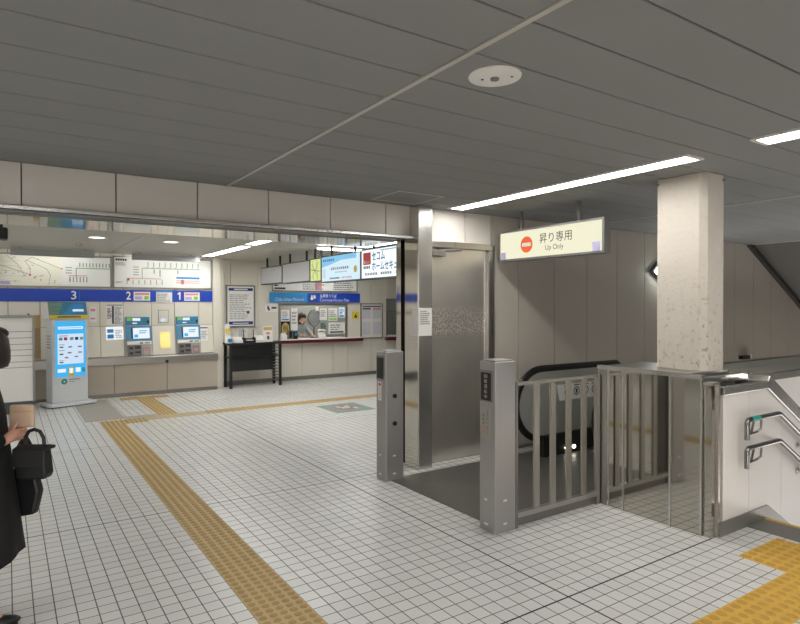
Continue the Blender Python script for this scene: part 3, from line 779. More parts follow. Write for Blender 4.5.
# ------------------------------------------------------------------ ticket office window
t = thing('office_sign', 'blue sign board over the ticket office window', 'sign', (6.1, YO, 1.8))
MB().box(4.935, YO - .05, 1.798, 5.842, YO, 2.022).build('left_board', 'sky', t, label='pale blue left half of the board')
MB().box(5.842, YO - .05, 1.798, 7.255, YO, 2.022).build('right_board', 'blue', t, label='dark blue right half of the board')
f = FY(4.935, 1.798, YO - .05)
f.text('Chiba Urban Monorail', .12, .035, .7, .075, 'lettering', 'emblank', t)
f.text('定期券うりば', 1.23, .115, .44, .085, 'lettering', 'emblank', t, bold=.012)
f.text('Commuter/Student Pass', 1.23, .025, .78, .07, 'lettering', 'emblank', t)
f.rects([(.97, .035, 1.14, .195)], 'pictogram_plate', 'navy', t)
f.disc(1.02, .15, .022, 'pictogram', 'emblank', t, h=.005); f.rects([(.99, .06, 1.05, .125), (1.06, .09, 1.12, .17)], 'pictogram', 'emblank', t, h=.005)
t, f = framed('timetable_board', 'wide framed timetable above the blue office sign', 'timetable', 4.99, 2.05, 7.2, 2.36, YO)
for a, b, r, m in ((.05, .2, 3, 'ink'), (.75, 1.4, 4, 'palink'), (1.55, 2.15, 4, 'palink')): fine_print(f, a, .05, b, .25, r, 'text', m, t, word=.05)
f.rects([(.06, .05, .32, .09)], 'heading', 'dkink', t); f.rects([(1.06, .04, 1.24, .26)], 'panel', 'pink', t, h=.001)

t = struct(MB().box(5.15, YO - .01, 1.72, 6.93, YO + .05, 1.77).box(5.15, YO - .01, .95, 5.19, YO + .05, 1.72).box(6.88, YO - .01, .95, 6.93, YO + .05, 1.72), 'window_1', 'glassframe')
MB().box(5.19, YO + .02, 1.03, 6.88, YO + .026, 1.72).build('pane', 'glass', t)
t = struct(MB().box(8.05, YO - .01, 1.86, 9.6, YO + .05, 1.9).box(8.05, YO - .01, .95, 8.08, YO + .05, 1.86).box(9.57, YO - .01, .95, 9.6, YO + .05, 1.86), 'window_2', 'glassframe')
MB().box(8.08, YO + .02, 1.03, 9.57, YO + .026, 1.86).build('pane', 'glass', t)
t = thing('office_counter', 'white counter with a maroon front edge below the ticket window', 'counter', (6.2, 12.8, .85))
MB().box(5.13, 12.56, .93, 7.28, 12.96, .955).build('worktop', 'emblank', t)
MB().box(5.13, 12.55, .86, 7.28, 12.70, .93).build('front_edge', 'maroon', t)
t = thing('office_counter', 'maroon counter of the farther office window, just left of the steel jamb', 'counter', (8.8, 12.8, .85))
MB().box(8.0, 12.6, .93, 9.7, 13.1, .955).build('worktop', 'emblank', t); MB().box(8.0, 12.59, .84, 9.7, 12.70, .93).build('front_edge', 'maroon', t)
t = thing('blue_box', 'dark blue box on the farther office counter', 'box', (8.65, 12.75, .955))
MB().box(8.55, 12.66, .955, 8.85, 12.9, 1.3).build('body', 'navy', t, bevel=.02); MB().box(8.53, 12.65, 1.27, 8.87, 12.91, 1.35).build('lid', 'black', t)
t = thing('roller_blind', 'grey blind at the top of the farther office window', 'blind', (8.8, YO, 1.6))
MB().box(8.08, YO + .03, 1.58, 9.57, YO + .05, 1.86).build('cloth', 'greycloth', t); MB().box(8.08, YO + .025, 1.56, 9.57, YO + .055, 1.585).build('bar', 'frame', t)

def sheet(label, x0, z0, x1, z1, y, m, head=None, cat='notice', lines=4, name='window_notice', group='notices at the ticket window'):
    t = thing(name, label, cat, ((x0+x1)/2, y, z0), 0, group)
    MB().box(x0, y - .004, z0, x1, y, z1).build('sheet', m, t); f = FY(x0, z0, y - .004)
    w, h = x1-x0, z1-z0
    if head: f.rects([(.08*w, .06*h, .92*w, .2*h)], 'head', head, t)
    if lines: fine_print(f, .1*w, .3*h, .9*w, .9*h, lines, 'text', 'palink' if m == 'paper' else 'dkink', t, word=w*.18)
    return t, f
YG = YO + .015
sheet('white notice with a blue foot band at the window\'s top left', 5.22, 1.37, 5.42, 1.63, YG, 'paper', 'sky')
t, f = sheet('black notice with a gold arched panel low at the window\'s left', 5.21, 1.06, 5.43, 1.36, YG, 'black', None, lines=0)
f.poly([(.02, .03), (.2, .03), (.2, .2), (.16, .25), (.11, .28), (.06, .25), (.02, .2)], 'gold_panel', 'gold', t); f.rects([(.05, .1 + .03*k, .17, .115 + .03*k) for k in range(4)], 'text', 'ink', t, h=.005)
sheet('tall plain white sheet beside the gold notice', 5.46, 1.15, 5.62, 1.66, YG, 'paper')
sheet('tall pale sheet at the centre right of the window', 6.19, 1.38, 6.38, 1.66, YG, 'paper')
sheet('small grey-green notice under the tall pale sheet', 6.20, 1.1, 6.36, 1.34, YG, 'decalgreen', lines=3)
sheet('large picture notice at the right of the window', 6.42, 1.36, 6.66, 1.66, YG, 'paper', 'lime')
sheet('narrow notice with a dark foot at the window\'s right end', 6.70, 1.44, 6.86, 1.68, YG, 'screenpale', 'ink')
sheet('white notice dotted with dark pictures low on the right', 6.42, 1.05, 6.86, 1.32, YG, 'paper', 'dkink', lines=3)
sheet('small white square stuck at the top of the window', 6.08, 1.6, 6.16, 1.7, YG, 'paper', lines=0)
t = thing('warning_card', 'yellow warning card on the wall right of the ticket window', 'card', (7.15, YO, 1.4))
MB().box(7.05, YO - .006, 1.40, 7.255, YO, 1.575).build('card', 'yellow', t); FY(7.05, 1.4, YO - .006).poly([(.06, .03), (.15, .03), (.105, .13)], 'mark', 'dkink', t)
t, f = framed('notice_board', 'framed notice board on the wall between the two office windows', 'notice board', 7.29, .90, 7.93, 1.78, YO, 'emblank')
f.rects([(.05, .5, .29, .78), (.34, .5, .6, .78), (.05, .1, .29, .42), (.34, .1, .6, .42)], 'sheet_of_paper', 'screenpale2', t); f.rects([(.05, .73, .29, .76), (.05, .79, .6, .815)], 'heading', 'dkink', t, h=.004); f.rects([(.36, .72, .58, .76)], 'heading', 'pink', t, h=.004)
t = thing('display_monitor', 'dark little screen on the ticket counter by the gold notice', 'monitor', (5.40, 12.66, .955))
MB().box(5.34, 12.62, .955, 5.46, 12.68, 1.16).build('case', 'frame', t); FY(5.34, .955, 12.62).rects([(.025, .03, .095, .18)], 'screen', 'black', t); 
t = thing('payment_box', 'black box on the ticket counter beside the little screen', 'box', (5.53, 12.66, .955))
MB().box(5.49, 12.62, .955, 5.58, 12.7, 1.13).build('case', 'black', t, bevel=.01); FY(5.49, .955, 12.62).rects([(.015, .08, .075, .15)], 'screen', 'machblue', t)
t = thing('leaflet_box', 'white leaflet box at the left end of the ticket counter', 'box', (5.24, 12.64, .955))
MB().box(5.17, 12.6, .955, 5.31, 12.69, 1.06).build('box_body', 'paper', t); MB().box(5.18, 12.63, 1.06, 5.29, 12.67, 1.10).build('leaflets', 'emblank', t)
t = thing('round_disc', 'round grey disc with a thin dark rim at the window centre', 'disc', (6.10, 12.86, .955))
cx, cz = 6.10, 1.43
MB().tube([(cx + .155*math.cos(2*PI*k/32), 12.86, cz + .19*math.sin(2*PI*k/32)) for k in range(32)], .012, 6, closed=True).build('rim', 'ink', t)
MB().prism([(cx + .15*math.cos(2*PI*k/32), cz + .185*math.sin(2*PI*k/32)) for k in range(32)], 12.85, 12.87, 'Y').build('face', 'greysign', t)
MB().tube([(cx, 12.86, .955), (cx, 12.86, 1.22)], .015, 10).disc((cx, 12.86, .955), .09, .015).build('stand', 'ink', t)
t = thing('desk_telephone', 'white desk device on the counter in front of the round disc', 'telephone', (6.2, 12.66, .955))
MB().prism([(12.62, .955), (12.62, 1.0), (12.7, 1.1), (12.7, .955)], 6.1, 6.3, 'X').build('base', 'emblank', t, bevel=.01)
MB().tube([(6.11, 12.67, 1.12), (6.14, 12.67, 1.15), (6.26, 12.67, 1.15), (6.29, 12.67, 1.12)], .025, 10).build('handset', 'emblank', t, smooth=True)

# clerk behind the window
def person_head(t, c, r=.1, face=(1, 0), hair='hair', long=.1):
    pass
t = thing('person', 'person with dark hair in grey clothes leaning over the ticket counter', 'person', (5.78, 13.16, 0))
b = [(0,0,.9,.14,.12), (0,0,1.05,.15,.12), (.02,-.03,1.2,.15,.11), (.04,-.06,1.27,.06,.06), (.07,-.1,1.33,.05,.05), (.10,-.13,1.39,.085,.09), (.11,-.14,1.46,.08,.085),
     (-.17,-.05,1.22,.06,.06), (-.19,-.18,1.10,.05,.05), (-.02,-.32,1.02,.04,.04), (.08,-.36,1.0,.025,.03),
     (.2,-.07,1.2,.06,.06), (.26,-.18,1.08,.05,.05), (.26,-.33,1.01,.04,.04), (.28,-.40,.99,.025,.03),
     (-.08,.02,.5,.09,.09), (-.09,0,.05,.05,.05), (.08,.02,.5,.09,.09), (.09,0,.05,.05,.05)]
e = [(0,1),(1,2),(2,3),(3,4),(4,5),(5,6),(2,7),(7,8),(8,9),(9,10),(2,11),(11,12),(12,13),(13,14),(0,15),(15,16),(0,17),(17,18)]
shade(mesh_from_skin('body', b, e, 'skin', t))
cl = [(p[0], p[1], p[2], p[3]*1.2, p[4]*1.25) for p in b]
def sub_skin(idx, edges): return [cl[i] for i in idx], edges
p_, e_ = sub_skin([0,1,2,7,8,9,11,12,13,15,16,17,18,3], [(0,1),(1,2),(2,3),(3,4),(4,5),(2,6),(6,7),(7,8),(0,9),(9,10),(0,11),(11,12),(2,13)])
shade(mesh_from_skin('jacket', p_, e_, 'greycloth', t))
hb = MB().ball((.10, -.10, 1.45), .10, .095, .115).ball((.11, -.03, 1.36), .09, .06, .14)
hb.build('hair', 'hair', t, smooth=True, local=True)

# ------------------------------------------------------------------ hanging light boxes along the hall
XS = 4.5
def lightbox(label, y0, y1, z0, z1, m, group='hanging sign boxes in a row'):
    t = thing('hanging_sign', label, 'hanging sign', (XS + .05, (y0+y1)/2, z0), 0, group)
    MB().box(XS + .004, y0, z0, XS + .12, y1, z1).build('case', 'ink', t)
    MB().box(XS, y0 + .02, z0 + .02, XS + .004, y1 - .02, z1 - .02).build('face', m, t)
    for y in (y0 + .2*(y1-y0), y1 - .2*(y1-y0)):
        MB().tube([(XS + .06, y, z1), (XS + .06, y, ZI)], .022, 8).build('hanger', 'black', t)
    return t, FX(y1 - .02, z0 + .02, XS)
lightbox('blank grey sign box farthest along the row', 10.94, 12.1, 2.165, 2.525, 'greysign')
lightbox('blank grey sign box second from the far end', 9.66, 10.92, 2.15, 2.54, 'greysign')
t, f = lightbox('narrow yellow-green lit map box in the middle of the row', 9.21, 9.645, 2.135, 2.55, 'adgreen')
f.lines([[(.05, .05), (.2, .2), (.33, .33)], [(.05, .3), (.18, .18), (.3, .06)], [(.1, .35), (.12, .02)], [(.28, .02), (.25, .36)], [(.02, .2), (.37, .16)]], .012, 'street', 'decalgreen', t, h=.002)
t, f = lightbox('lit pale blue advertisement box left of the red-logo advertisement', 7.845, 9.19, 2.11, 2.56, 'adface')
f.poly([(0, .24), (.3, .27), (.7, .33), (1.2, .33), (1.2, .41), (0, .41)], 'sky_wash', 'adblue', t, h=.002)
f.rects([(.05 + .07*i, .33, .1 + .07*i, .37) for i in range(6)], 'lettering', 'navy', t); f.rects([(.8 + .055*i, .36, .83 + .055*i, .385) for i in range(7)], 'lettering', 'sky', t)
f.rects([(.34 + .07*i, .18, .385 + .07*i, .22) for i in range(9)], 'lettering', 'palink', t); f.rects([(.5 + .04*i, .13, .525 + .04*i, .145) for i in range(10)], 'subline', 'palink', t)
f.rects([(.3 + .045*i, .03, .33 + .045*i, .055) for i in range(8)], 'address', 'ink', t); f.rects([(.72 + .05*i, .03, .75 + .05*i, .055) for i in range(7)], 'address', 'pink', t)
f.disc(1.17, .16, .055, 'round_figure', 'gold', t); f.lines([[(.1 + .03*math.cos(a/3), .17 + .03*math.sin(a/3)) for a in range(20)], [(.1 + .03*math.cos(a/3), .09 + .03*math.sin(a/3)) for a in range(20)]], .01, 'ring', 'pink', t)
t, f = lightbox('lit white advertisement box with a red square, nearest in the row', 6.42, 7.825, 2.11, 2.57, 'adwhite')
f.rects([(.05, .2, .27, .38)], 'red_square', 'red', t); f.text('SECOM', .08, .22, .16, .035, 'square_lettering', 'emblank', t, h=.005); f.rects([(.06 + .05*i, .14, .095 + .05*i, .18) for i in range(4)], 'small_lettering', 'ink', t)
f.text('セコム', .31, .25, .36, .13, 'lettering', 'adtext', t, bold=.02)
f.text('ホームセキュリティ', .31, .10, 1.03, .13, 'lettering', 'adtext', t, bold=.02)
f.rects([(.1 + .075*i, .04, .155 + .075*i, .075) for i in range(5)] + [(.55 + .06*i, .04, .595 + .06*i, .075) for i in range(5)] + [(.95 + .06*i, .04, .995 + .06*i, .075) for i in range(5)], 'address', 'palink', t)
t, f = t, f
f.rects([(.55 + .06*i, .385, .59 + .06*i, .40) for i in range(8)], 'top_lettering', 'sky', t)

# ------------------------------------------------------------------ steel door
t = struct(MB().box(3.74, 5.09, 2.345, 4.72, 5.22, 2.415).box(4.62, 5.09, 0, 4.715, 5.22, 2.345), 'door_1', 'steel', bevel=.006)
MB().box(3.735, 5.135, .006, 4.62, 5.18, 2.345).build('leaf', 'door', t)
cl = MB().box(3.80, 5.07, 2.25, 3.98, 5.13, 2.31).build('door_closer', 'machdark', t, bevel=.006)
MB().tube([(3.90, 5.10, 2.31), (4.22, 5.09, 2.335)], .012, 8).tube([(4.22, 5.09, 2.335), (3.88, 5.12, 2.34)], .008, 6).build('closer_arm', 'machdark', cl)
MB().box(4.595, 5.125, .02, 4.62, 5.14, 2.33).build('leaf_edge', 'bright', t)
t = thing('paper_notice', 'white paper notice taped across the steel corner post', 'notice', (3.6, 4.98, 1.4))
MB().box(3.548, 4.975, 1.40, 3.716, 4.981, 1.69).build('front_flap', 'paper', t); MB().box(3.543, 4.975, 1.40, 3.549, 5.10, 1.69).build('side_flap', 'paper', t)
g = FY(3.548, 1.4, 4.975); fine_print(g, .02, .12, .15, .27, 7, 'text', 'palink', t, word=.02)

# ------------------------------------------------------------------ gate posts
def gate_post(x, y, h, label, kind):
    t = thing('gate_post', label, 'gate post', (x + .105, y + .1, 0), 0, 'steel posts at the escalator exit')
    MB().box(x, y, 0, x + .21, y + .175, h).build('housing', 'post', t, bevel=.008)
    MB().box(x + .015, y + .015, h, x + .195, y + .16, h + .012).build('cap', 'post', t, bevel=.004)
    f = FX(y + .175, 0, x)
    if kind == 'R':
        f.rects([(.005, .985, .15, 1.225)], 'display_bezel', 'frame', t, h=.002); d = f.rects([(.02, .995, .13, 1.205)], 'display', 'black', t, h=.004)
        for i, c in enumerate('自動運転中'): f.text(c, .058, 1.165 - .039*i, .034, .03, 'display_lettering', 'pouch', d, h=.006)
        p = f.rects([(.01, .70, .14, .945)], 'notice_plate', 'steel', t, h=.003)
        for i, c in enumerate('エスカレーター'): f.text(c, .085, .90 - .026*i, .02, .02 if c != 'ー' else .004, 'plate_lettering', 'dkink', p, h=.005)
        for i, c in enumerate('自動運転中'): f.text(c, .04, .87 - .03*i, .02, .02, 'plate_lettering', 'orange' if i > 2 else 'dkink', p, h=.005)
    else:
        f.rects([(.005, .985, .15, 1.225)], 'display_bezel', 'frame', t, h=.002); f.rects([(.02, 1.0, .135, 1.205)], 'display', 'black', t, h=.004)
        p = f.rects([(.04, .78, .1, .965)], 'notice_plate', 'paper', t, h=.003)
        f.disc(.07, .94, .018, 'stop_mark', 'red', p, h=.005)
        for i, c in enumerate('進入禁止'): f.text(c, .058, .89 - .03*i, .024, .022, 'plate_lettering', 'dkink' if i else 'red', p, h=.005)
        g = FY(x, 0, y); g.rects([(.03, .02, .2, .96)], 'access_panel', 'post', t, h=.003, t=.003)
        for z in (.83, .56): MB().disc((x + .1, y - .016, z), .022, .014, 'Y', 20).build('lens', 'black', t)
    g = FY(x, 0, y)
    for q in ((.08, .06, .115, .075), (.08, .235, .115, .25)): g.rects([q], 'fixing_plate', 'emblank', t, h=.005)
    for q in ((.06, .05, .1, .065), (.06, .235, .09, .25)): f.rects([q], 'fixing_plate', 'emblank', t, h=.005)
gate_post(3.056, 4.84, 1.265, 'steel gate post in front of the corner post and steel door', 'L')
gate_post(3.02, 3.256, 1.29, 'steel gate post with lit black display beside the barred fence', 'R')

# ------------------------------------------------------------------ barred fence
t = thing('bar_fence', 'low steel fence of flat upright bars right of the gate post', 'fence', (3.76, 3.29, 0))
MB().box(3.237, 3.265, 0, 3.265, 3.31, 1.12).build('end_post', 'darksteel', t)
MB().box(3.265, 3.27, 1.095, 4.22, 3.30, 1.118).build('top_rail', 'steel', t)
MB().box(3.265, 3.265, .075, 4.22, 3.31, .115).build('bottom_rail', 'steel', t, bevel=.003)
for x in (3.454, 3.642, 3.830, 4.020): MB().box(x, 3.272, .115, x + .058, 3.292, 1.095).build('upright_bar', 'steel', t, bevel=.002)
MB().box(4.205, 3.27, 0, 4.25, 3.30, 1.12).build('end_bar', 'steel', t)
MB().box(3.265, 3.30, .0, 4.22, 3.32, .075).build('kick_plate', 'darksteel', t)

# ------------------------------------------------------------------ parapet box, column
t = thing('steel_parapet', 'mirror steel clad parapet box carrying the column', 'parapet', (4.6, 2.85, 0))
mb = MB()
for a, b in ((2.395, 2.637), (2.640, 3.055), (3.058, 3.20)): mb.box(4.27, a, .0, 4.30, b, 1.18)
mb.build('side_panel', 'mirror', t)
MB().box(4.262, 3.205, 0, 4.30, 3.30, 1.2).build('corner_panel', 'steel', t, bevel=.004)
mb = MB()
for y in (2.6385, 3.0565, 3.203): mb.box(4.262, y - .007, 0, 4.272, y + .007, 1.18)
mb.build('seam_strip', 'bright', t)
MB().box(4.30, 2.527, 0, 4.92, 3.298, 1.178).build('core', 'steel', t)
mb = MB().box(4.255, 2.385, 1.178, 4.32, 2.525, 1.19).box(4.255, 2.525, 1.178, 4.93, 3.305, 1.19)
mb.build('top_plate', 'steel', t)
MB().box(4.252, 2.38, 1.165, 4.262, 3.305, 1.2).build('top_edge', 'bright', t)
MB().box(4.262, 2.385, 0, 4.285, 2.397, 1.178).build('front_edge', 'bright', t)
t = thing('end_panel', 'narrow steel upright panel at the head of the stair wall', 'panel', (4.33, 2.35, 0))
MB().box(4.285, 2.32, 0, 4.36, 2.38, 1.135).build('upright', 'mirror', t)
MB().box(4.27, 2.305, 1.125, 4.375, 2.379, 1.145).build('cap', 'bright', t)
MB().box(4.35, 2.305, 0, 4.372, 2.325, 1.125).build('edge_strip', 'bright', t)

t = thing('column', 'square cream column stained with rust on the steel parapet', 'column', (4.70, 2.73, 1.19))
MB().prism([(4.565, 2.58), (4.605, 2.53), (4.84, 2.53), (4.84, 2.94), (4.565, 2.94)], 1.19, ZC, 'Z').build('shaft', 'column', t, bevel=.004)
for p in ((4.6, 2.555), (4.83, 2.522), (4.558, 2.93)):
    MB().box(p[0]-.010, p[1]-.008, ZC - .05, p[0]+.010, p[1]+.008, ZC - .035).build('bracket', 'base', t)

# ------------------------------------------------------------------ stair wall, copings, stairs
SLP = -.575
def zs(x, z0=1.045, x0=5.07): return z0 + SLP*(x - x0)
mb = MB()
xs = [4.42, 4.805, 5.335, 5.97, 6.6, 7.3, 8.2]
for a, b in zip(xs, xs[1:]):
    lo = lambda x: (-.02 if x <= 5.07 else -.02 + SLP*(x - 5.07) - .3)
    top = lambda x: (1.045 if x <= 5.07 else zs(x))
    pts = [(a + .002, lo(a)), (b - .002, lo(b)), (b - .002, top(b))]
    if a < 5.07 < b: pts.append((5.07, 1.045))
    pts.append((a + .002, top(a)))
    mb.prism(pts, 2.31, 2.36, 'Y')
struct(mb, 'wall_stair', 'white', bevel=.002)
struct(MB().box(4.385, 2.362, 0, 5.06, 2.40, .97), 'wall_stair_core', 'joint')
struct(MB().prism([(4.36, 0), (5.07, 0), (5.07, .01), (8.2, .01 + SLP*3.13 - .2), (8.2, .12 + SLP*3.13 - .1), (5.09, .105), (4.36, .105)], 2.297, 2.31, 'Y'), 'baseboard_stair', 'base')
t = thing('stair_coping', 'steel coping on the white stair wall, level then sloping down', 'coping', (4.9, 2.4, 1.05))
MB().box(4.40, 2.29, 1.045, 5.09, 2.35, 1.105).build('front_rail', 'bright', t, bevel=.006)
MB().box(4.40, 2.47, 1.1, 5.15, 2.522, 1.16).build('back_rail', 'bright', t, bevel=.006)
MB().box(4.40, 2.35, .98, 5.12, 2.47, 1.0).build('trough', 'darksteel', t)
a, b = 5.07, 8.2
MB().prism([(a, 1.105), (a + .03, 1.15), (b, zs(b) + .1), (b, zs(b)), (a, 1.045)], 2.29, 2.60, 'Y').build('sloping_cover', 'bright', t, bevel=.006)
MB().prism([(5.60, zs(5.60) + .095), (5.60, zs(5.60) + .104), (5.95, zs(5.95) + .104), (5.95, zs(5.95) + .095)], 2.288, 2.45, 'Y').build('blue_sticker', 'navy', t, label='dark blue sticker on the sloping cover')
struct(MB().box(5.1, 2.60, -3, 13.5, 2.64, 1.03), 'wall_stair_back', 'white')
t = thing('wall_shelf', 'grey board shelf behind the stair coping, right of the column', 'shelf', (8, 3.0, 1.03))
MB().box(5.0, 2.66, 1.05, 13.5, 3.0, 1.085).box(5.0, 3.01, 1.05, 13.5, 3.34, 1.085).build('board', 'shelf', t)
MB().box(5.0, 2.585, 1.03, 13.5, 2.66, 1.087).build('front_coping', 'bright', t)
MB().box(5.0, 3.34, 1.03, 13.5, 3.36, 1.10).build('rear_edge', 'steel', t)
struct(MB().box(4.95, 3.30, -3, 13.5, 3.36, 1.04), 'wall_escalator_near', 'panel')

t = thing('staircase', 'stone edged stairs going down at the right', 'stairs', (5.06, .8, 0))
MB().box(4.755, -.9, .0005, 5.06, 2.297, .004).build('top_landing', 'granite', t)
for i in range(9):
    x = 5.06 + .29*i; z = -.165*(i + 1)
    MB().box(x, -.9, z - .2, x + .31, 2.297, z).build('step', 'granite', t)
MB().box(5.03, -.9, -.02, 5.065, 2.297, .008).build('yellow_nosing', 'tact2', t, label='yellow nosing strip')

def rail(z, label):
    t = thing('handrail', label, 'handrail', (4.65, 2.24, z), 0, 'handrails on the white stair wall')
    p = [(4.62, 2.235, z - .15), (4.62, 2.235, z - .02), (4.64, 2.235, z), (5.11, 2.235, z), (5.14, 2.235, z - .006), (8.0, 2.235, z - .006 + SLP*2.86)]
    MB().tube(p, .019, 12).build('rail', 'railsteel', t, smooth=True)
    br = MB().tube([(4.72, 2.235, z - .015), (4.72, 2.25, z - .10), (4.75, 2.28, z - .115), (4.82, 2.309, z - .115)], .009, 8)
    br.tube([(4.84, 2.235, z - .015), (4.84, 2.24, z - .09), (4.82, 2.26, z - .115), (4.64, 2.245, z - .115)], .009, 8)
    br.build('bracket', 'railsteel', t, smooth=True)
    x = 5.62
    MB().tube([(x, 2.235, z + SLP*(x-5.14) - .02), (x, 2.26, z + SLP*(x-5.14) - .06), (x, 2.31, z + SLP*(x-5.14) - .06)], .009, 8).disc((x, 2.302, z + SLP*(x-5.14) - .06), .03, .008, 'Y', 16).build('wall_bracket', 'bright', t, smooth=True)
    return t
t = rail(.85, 'upper chrome handrail with a teal label on the white stair wall')
MB().tube([(4.68, 2.235, .85), (4.80, 2.235, .85)], .0205, 12).build('braille_label', 'teal', t, label='teal label wrapped on the rail')
rail(.635, 'lower chrome handrail on the white stair wall')

# ------------------------------------------------------------------ tactile paving
def tactile(rects, name, m, studs=None, n=5):
    mb = MB(); sb = MB()
    for (x0, y0, x1, y1) in rects:
        mb.box(x0, y0, 0.0003, x1, y1, .003)
        if studs:
            p = .302/n; nx = int(round((x1-x0)/p)); ny = int(round((y1-y0)/p))
            for i in range(nx):
                for j in range(ny):
                    sb.dome(x0 + (i+.5)*(x1-x0)/nx, y0 + (j+.5)*(y1-y0)/ny, .003, p*.40, .006)
    o = struct(mb, name, m)
    if studs: sb.build('stud', studs, o)
    return o
tactile([(1.122, -3.0, 1.424, 9.35), (1.122, 9.352, 1.75, 9.70)], 'tactile_paving_hall', 'tact', 'studtan')
tactile([(1.752, 9.47, 2.66, 9.79)], 'tactile_paving_faded', 'tactpale', 'tactpale')
tactile([(2.66, 9.5, 8.0, 9.79), (1.97, 9.795, 2.27, 11.7), (1.72, 11.7, 2.56, 12.0)], 'tactile_paving_office', 'tact', 'studtan')
tactile([(1.45, 1.456, 4.144, 1.758), (4.144, 1.456, 4.70, 2.06)], 'tactile_paving_stair', 'tact2', 'studyellow', n=4)
tactile([(4.144, .2, 4.70, 1.454)], 'tactile_paving_landing', 'tact2', 'studyellow', n=4)
tactile([(.95, 9.8, 1.5, 12.0), (1.5, 9.71, 1.96, 9.95)], 'old_tile_patch', 'greytile')
t = thing('floor_decal', 'worn green and grey floor sticker in front of the ticket office', 'floor sticker', (4.74, 8.78, 0))
MB().box(4.38, 8.38, .0004, 5.10, 9.16, .002).build('sheet', 'decalgreen', t)
MB().prism([(4.74 + .27*math.cos(2*PI*k/24), 8.78 + .3*math.sin(2*PI*k/24)) for k in range(24)], .002, .003, 'Z').build('round_print', 'decalgrey', t)
mb = MB()
for q in ((4.6, 8.8, 4.85, 8.84), (4.66, 8.72, 4.8, 8.76), (4.62, 8.9, 4.7, 8.94), (4.78, 8.88, 4.86, 8.92), (4.86, 8.6, 4.9, 8.75)): mb.box(q[0], q[1], .003, q[2], q[3], .0035)
mb.build('white_print', 'paper', t)
MB().prism([(4.74 + .2*math.cos(2*PI*k/20), 8.78 + .22*math.sin(2*PI*k/20)) for k in range(20)], .0025, .0032, 'Z').build('faded_red_print', mat('faded_red', '#94807c', .6), t)

# ------------------------------------------------------------------ escalator
t = thing('escalator', 'up escalator arriving behind the barred fence', 'escalator', (4.7, 4.1, 0))
MB().box(3.12, 3.46, .0006, 3.28, 4.835, .006).box(3.28, 3.46, .0006, 5.95, 4.895, .006).build('landing_plate', 'darksteel', t, label='dark steel landing plate')
ESL = -.577
def balustrade(y):
    XB, XE, zt, zb = 4.66, 6.35, .965, .25
    r = (zt - zb)/2; zc = (zt + zb)/2
    nose = [(XB + r - r*math.sin(a), zc + r*math.cos(a)) for a in [PI*k/16 for k in range(17)]]
    X2 = 10.0; dz = ESL*(X2 - XE)
    outer = [(X2, zt + dz), (XE, zt)] + nose + [(XE, zb), (X2, zb + dz)]
    MB().prism(outer, y - .02, y + .02, 'Y').build('balustrade_panel', mat('balustrade_steel', '#babbb4', .35, .55, var=.08, vscale=2), t, smooth=True)
    path = [(p[0], y, p[1]) for p in outer]
    off = [(X2, y, zt + dz + .03), (XE, y, zt + .03)] + [(XB + r - (r+.03)*math.sin(a), y, zc + (r+.03)*math.cos(a)) for a in [PI*k/16 for k in range(17)]] + [(XB + r + .35, y, zb - .03)]
    MB().tube(off, .028, 10, ry=.045).build('handrail_belt', 'rubber', t, smooth=True)
    MB().tube(path[1:19], .014, 8, ry=.035).build('handrail_guide', 'bright', t, smooth=True)
    MB().prism([(5.0, 0.006), (XE, .006), (X2, dz), (X2, zb + dz), (XE, zb), (5.0, zb)], y - .06, y + .06, 'Y').build('skirt', 'black', t)
balustrade(4.66); balustrade(3.62)
for x in (5.374, 5.50): MB().ball((x, 4.595, .07), .03, .012, .022, 12, 8).build('skirt_lamp', 'tinylamp', t)
MB().box(5.7, 3.69, .006, 5.95, 4.59, .02).build('comb_plate', 'steel', t)
for i in range(10):
    x = 5.95 + .38*i; z = -.02 if i < 2 else -.02 - .2*(i - 1)
    MB().box(x, 3.69, z - .2, x + .4, 4.59, z).build('step', 'darksteel', t)
n = thing('pictogram_notice', 'white strip of pictogram stickers on the escalator side panel', 'notice', (5.6, 4.63, .6))
MB().prism([(5.255, .80), (5.30, .615), (6.1, .615), (6.1, .80)], 4.632, 4.639, 'Y').build('strip', 'paper', n)
g = FY(5.10, .6, 4.632)
g.lines([[(.33 + .16*i + .045*math.cos(a*PI/8), .11 + .045*math.sin(a*PI/8)) for a in range(17)] for i in range(4)], .012, 'ring', 'ink', n)
for i in range(4): g.rects([(.315 + .16*i, .085, .345 + .16*i, .135)], 'pictogram', ('dkink', 'dkink', 'orange', 'dkink')[i], n); g.rects([(.28 + .16*i, .175, .38 + .16*i, .185)], 'caption', 'dkink', n)
n = thing('small_sticker', 'small white sticker left of the pictogram strip', 'sticker', (5.05, 4.63, .7))
MB().box(5.13, 4.632, .705, 5.225, 4.639, .80).build('sheet', 'paper', n); fine_print(FY(5.13, .705, 4.632), .01, .01, .085, .085, 4, 'text', 'palink', n, word=.02)

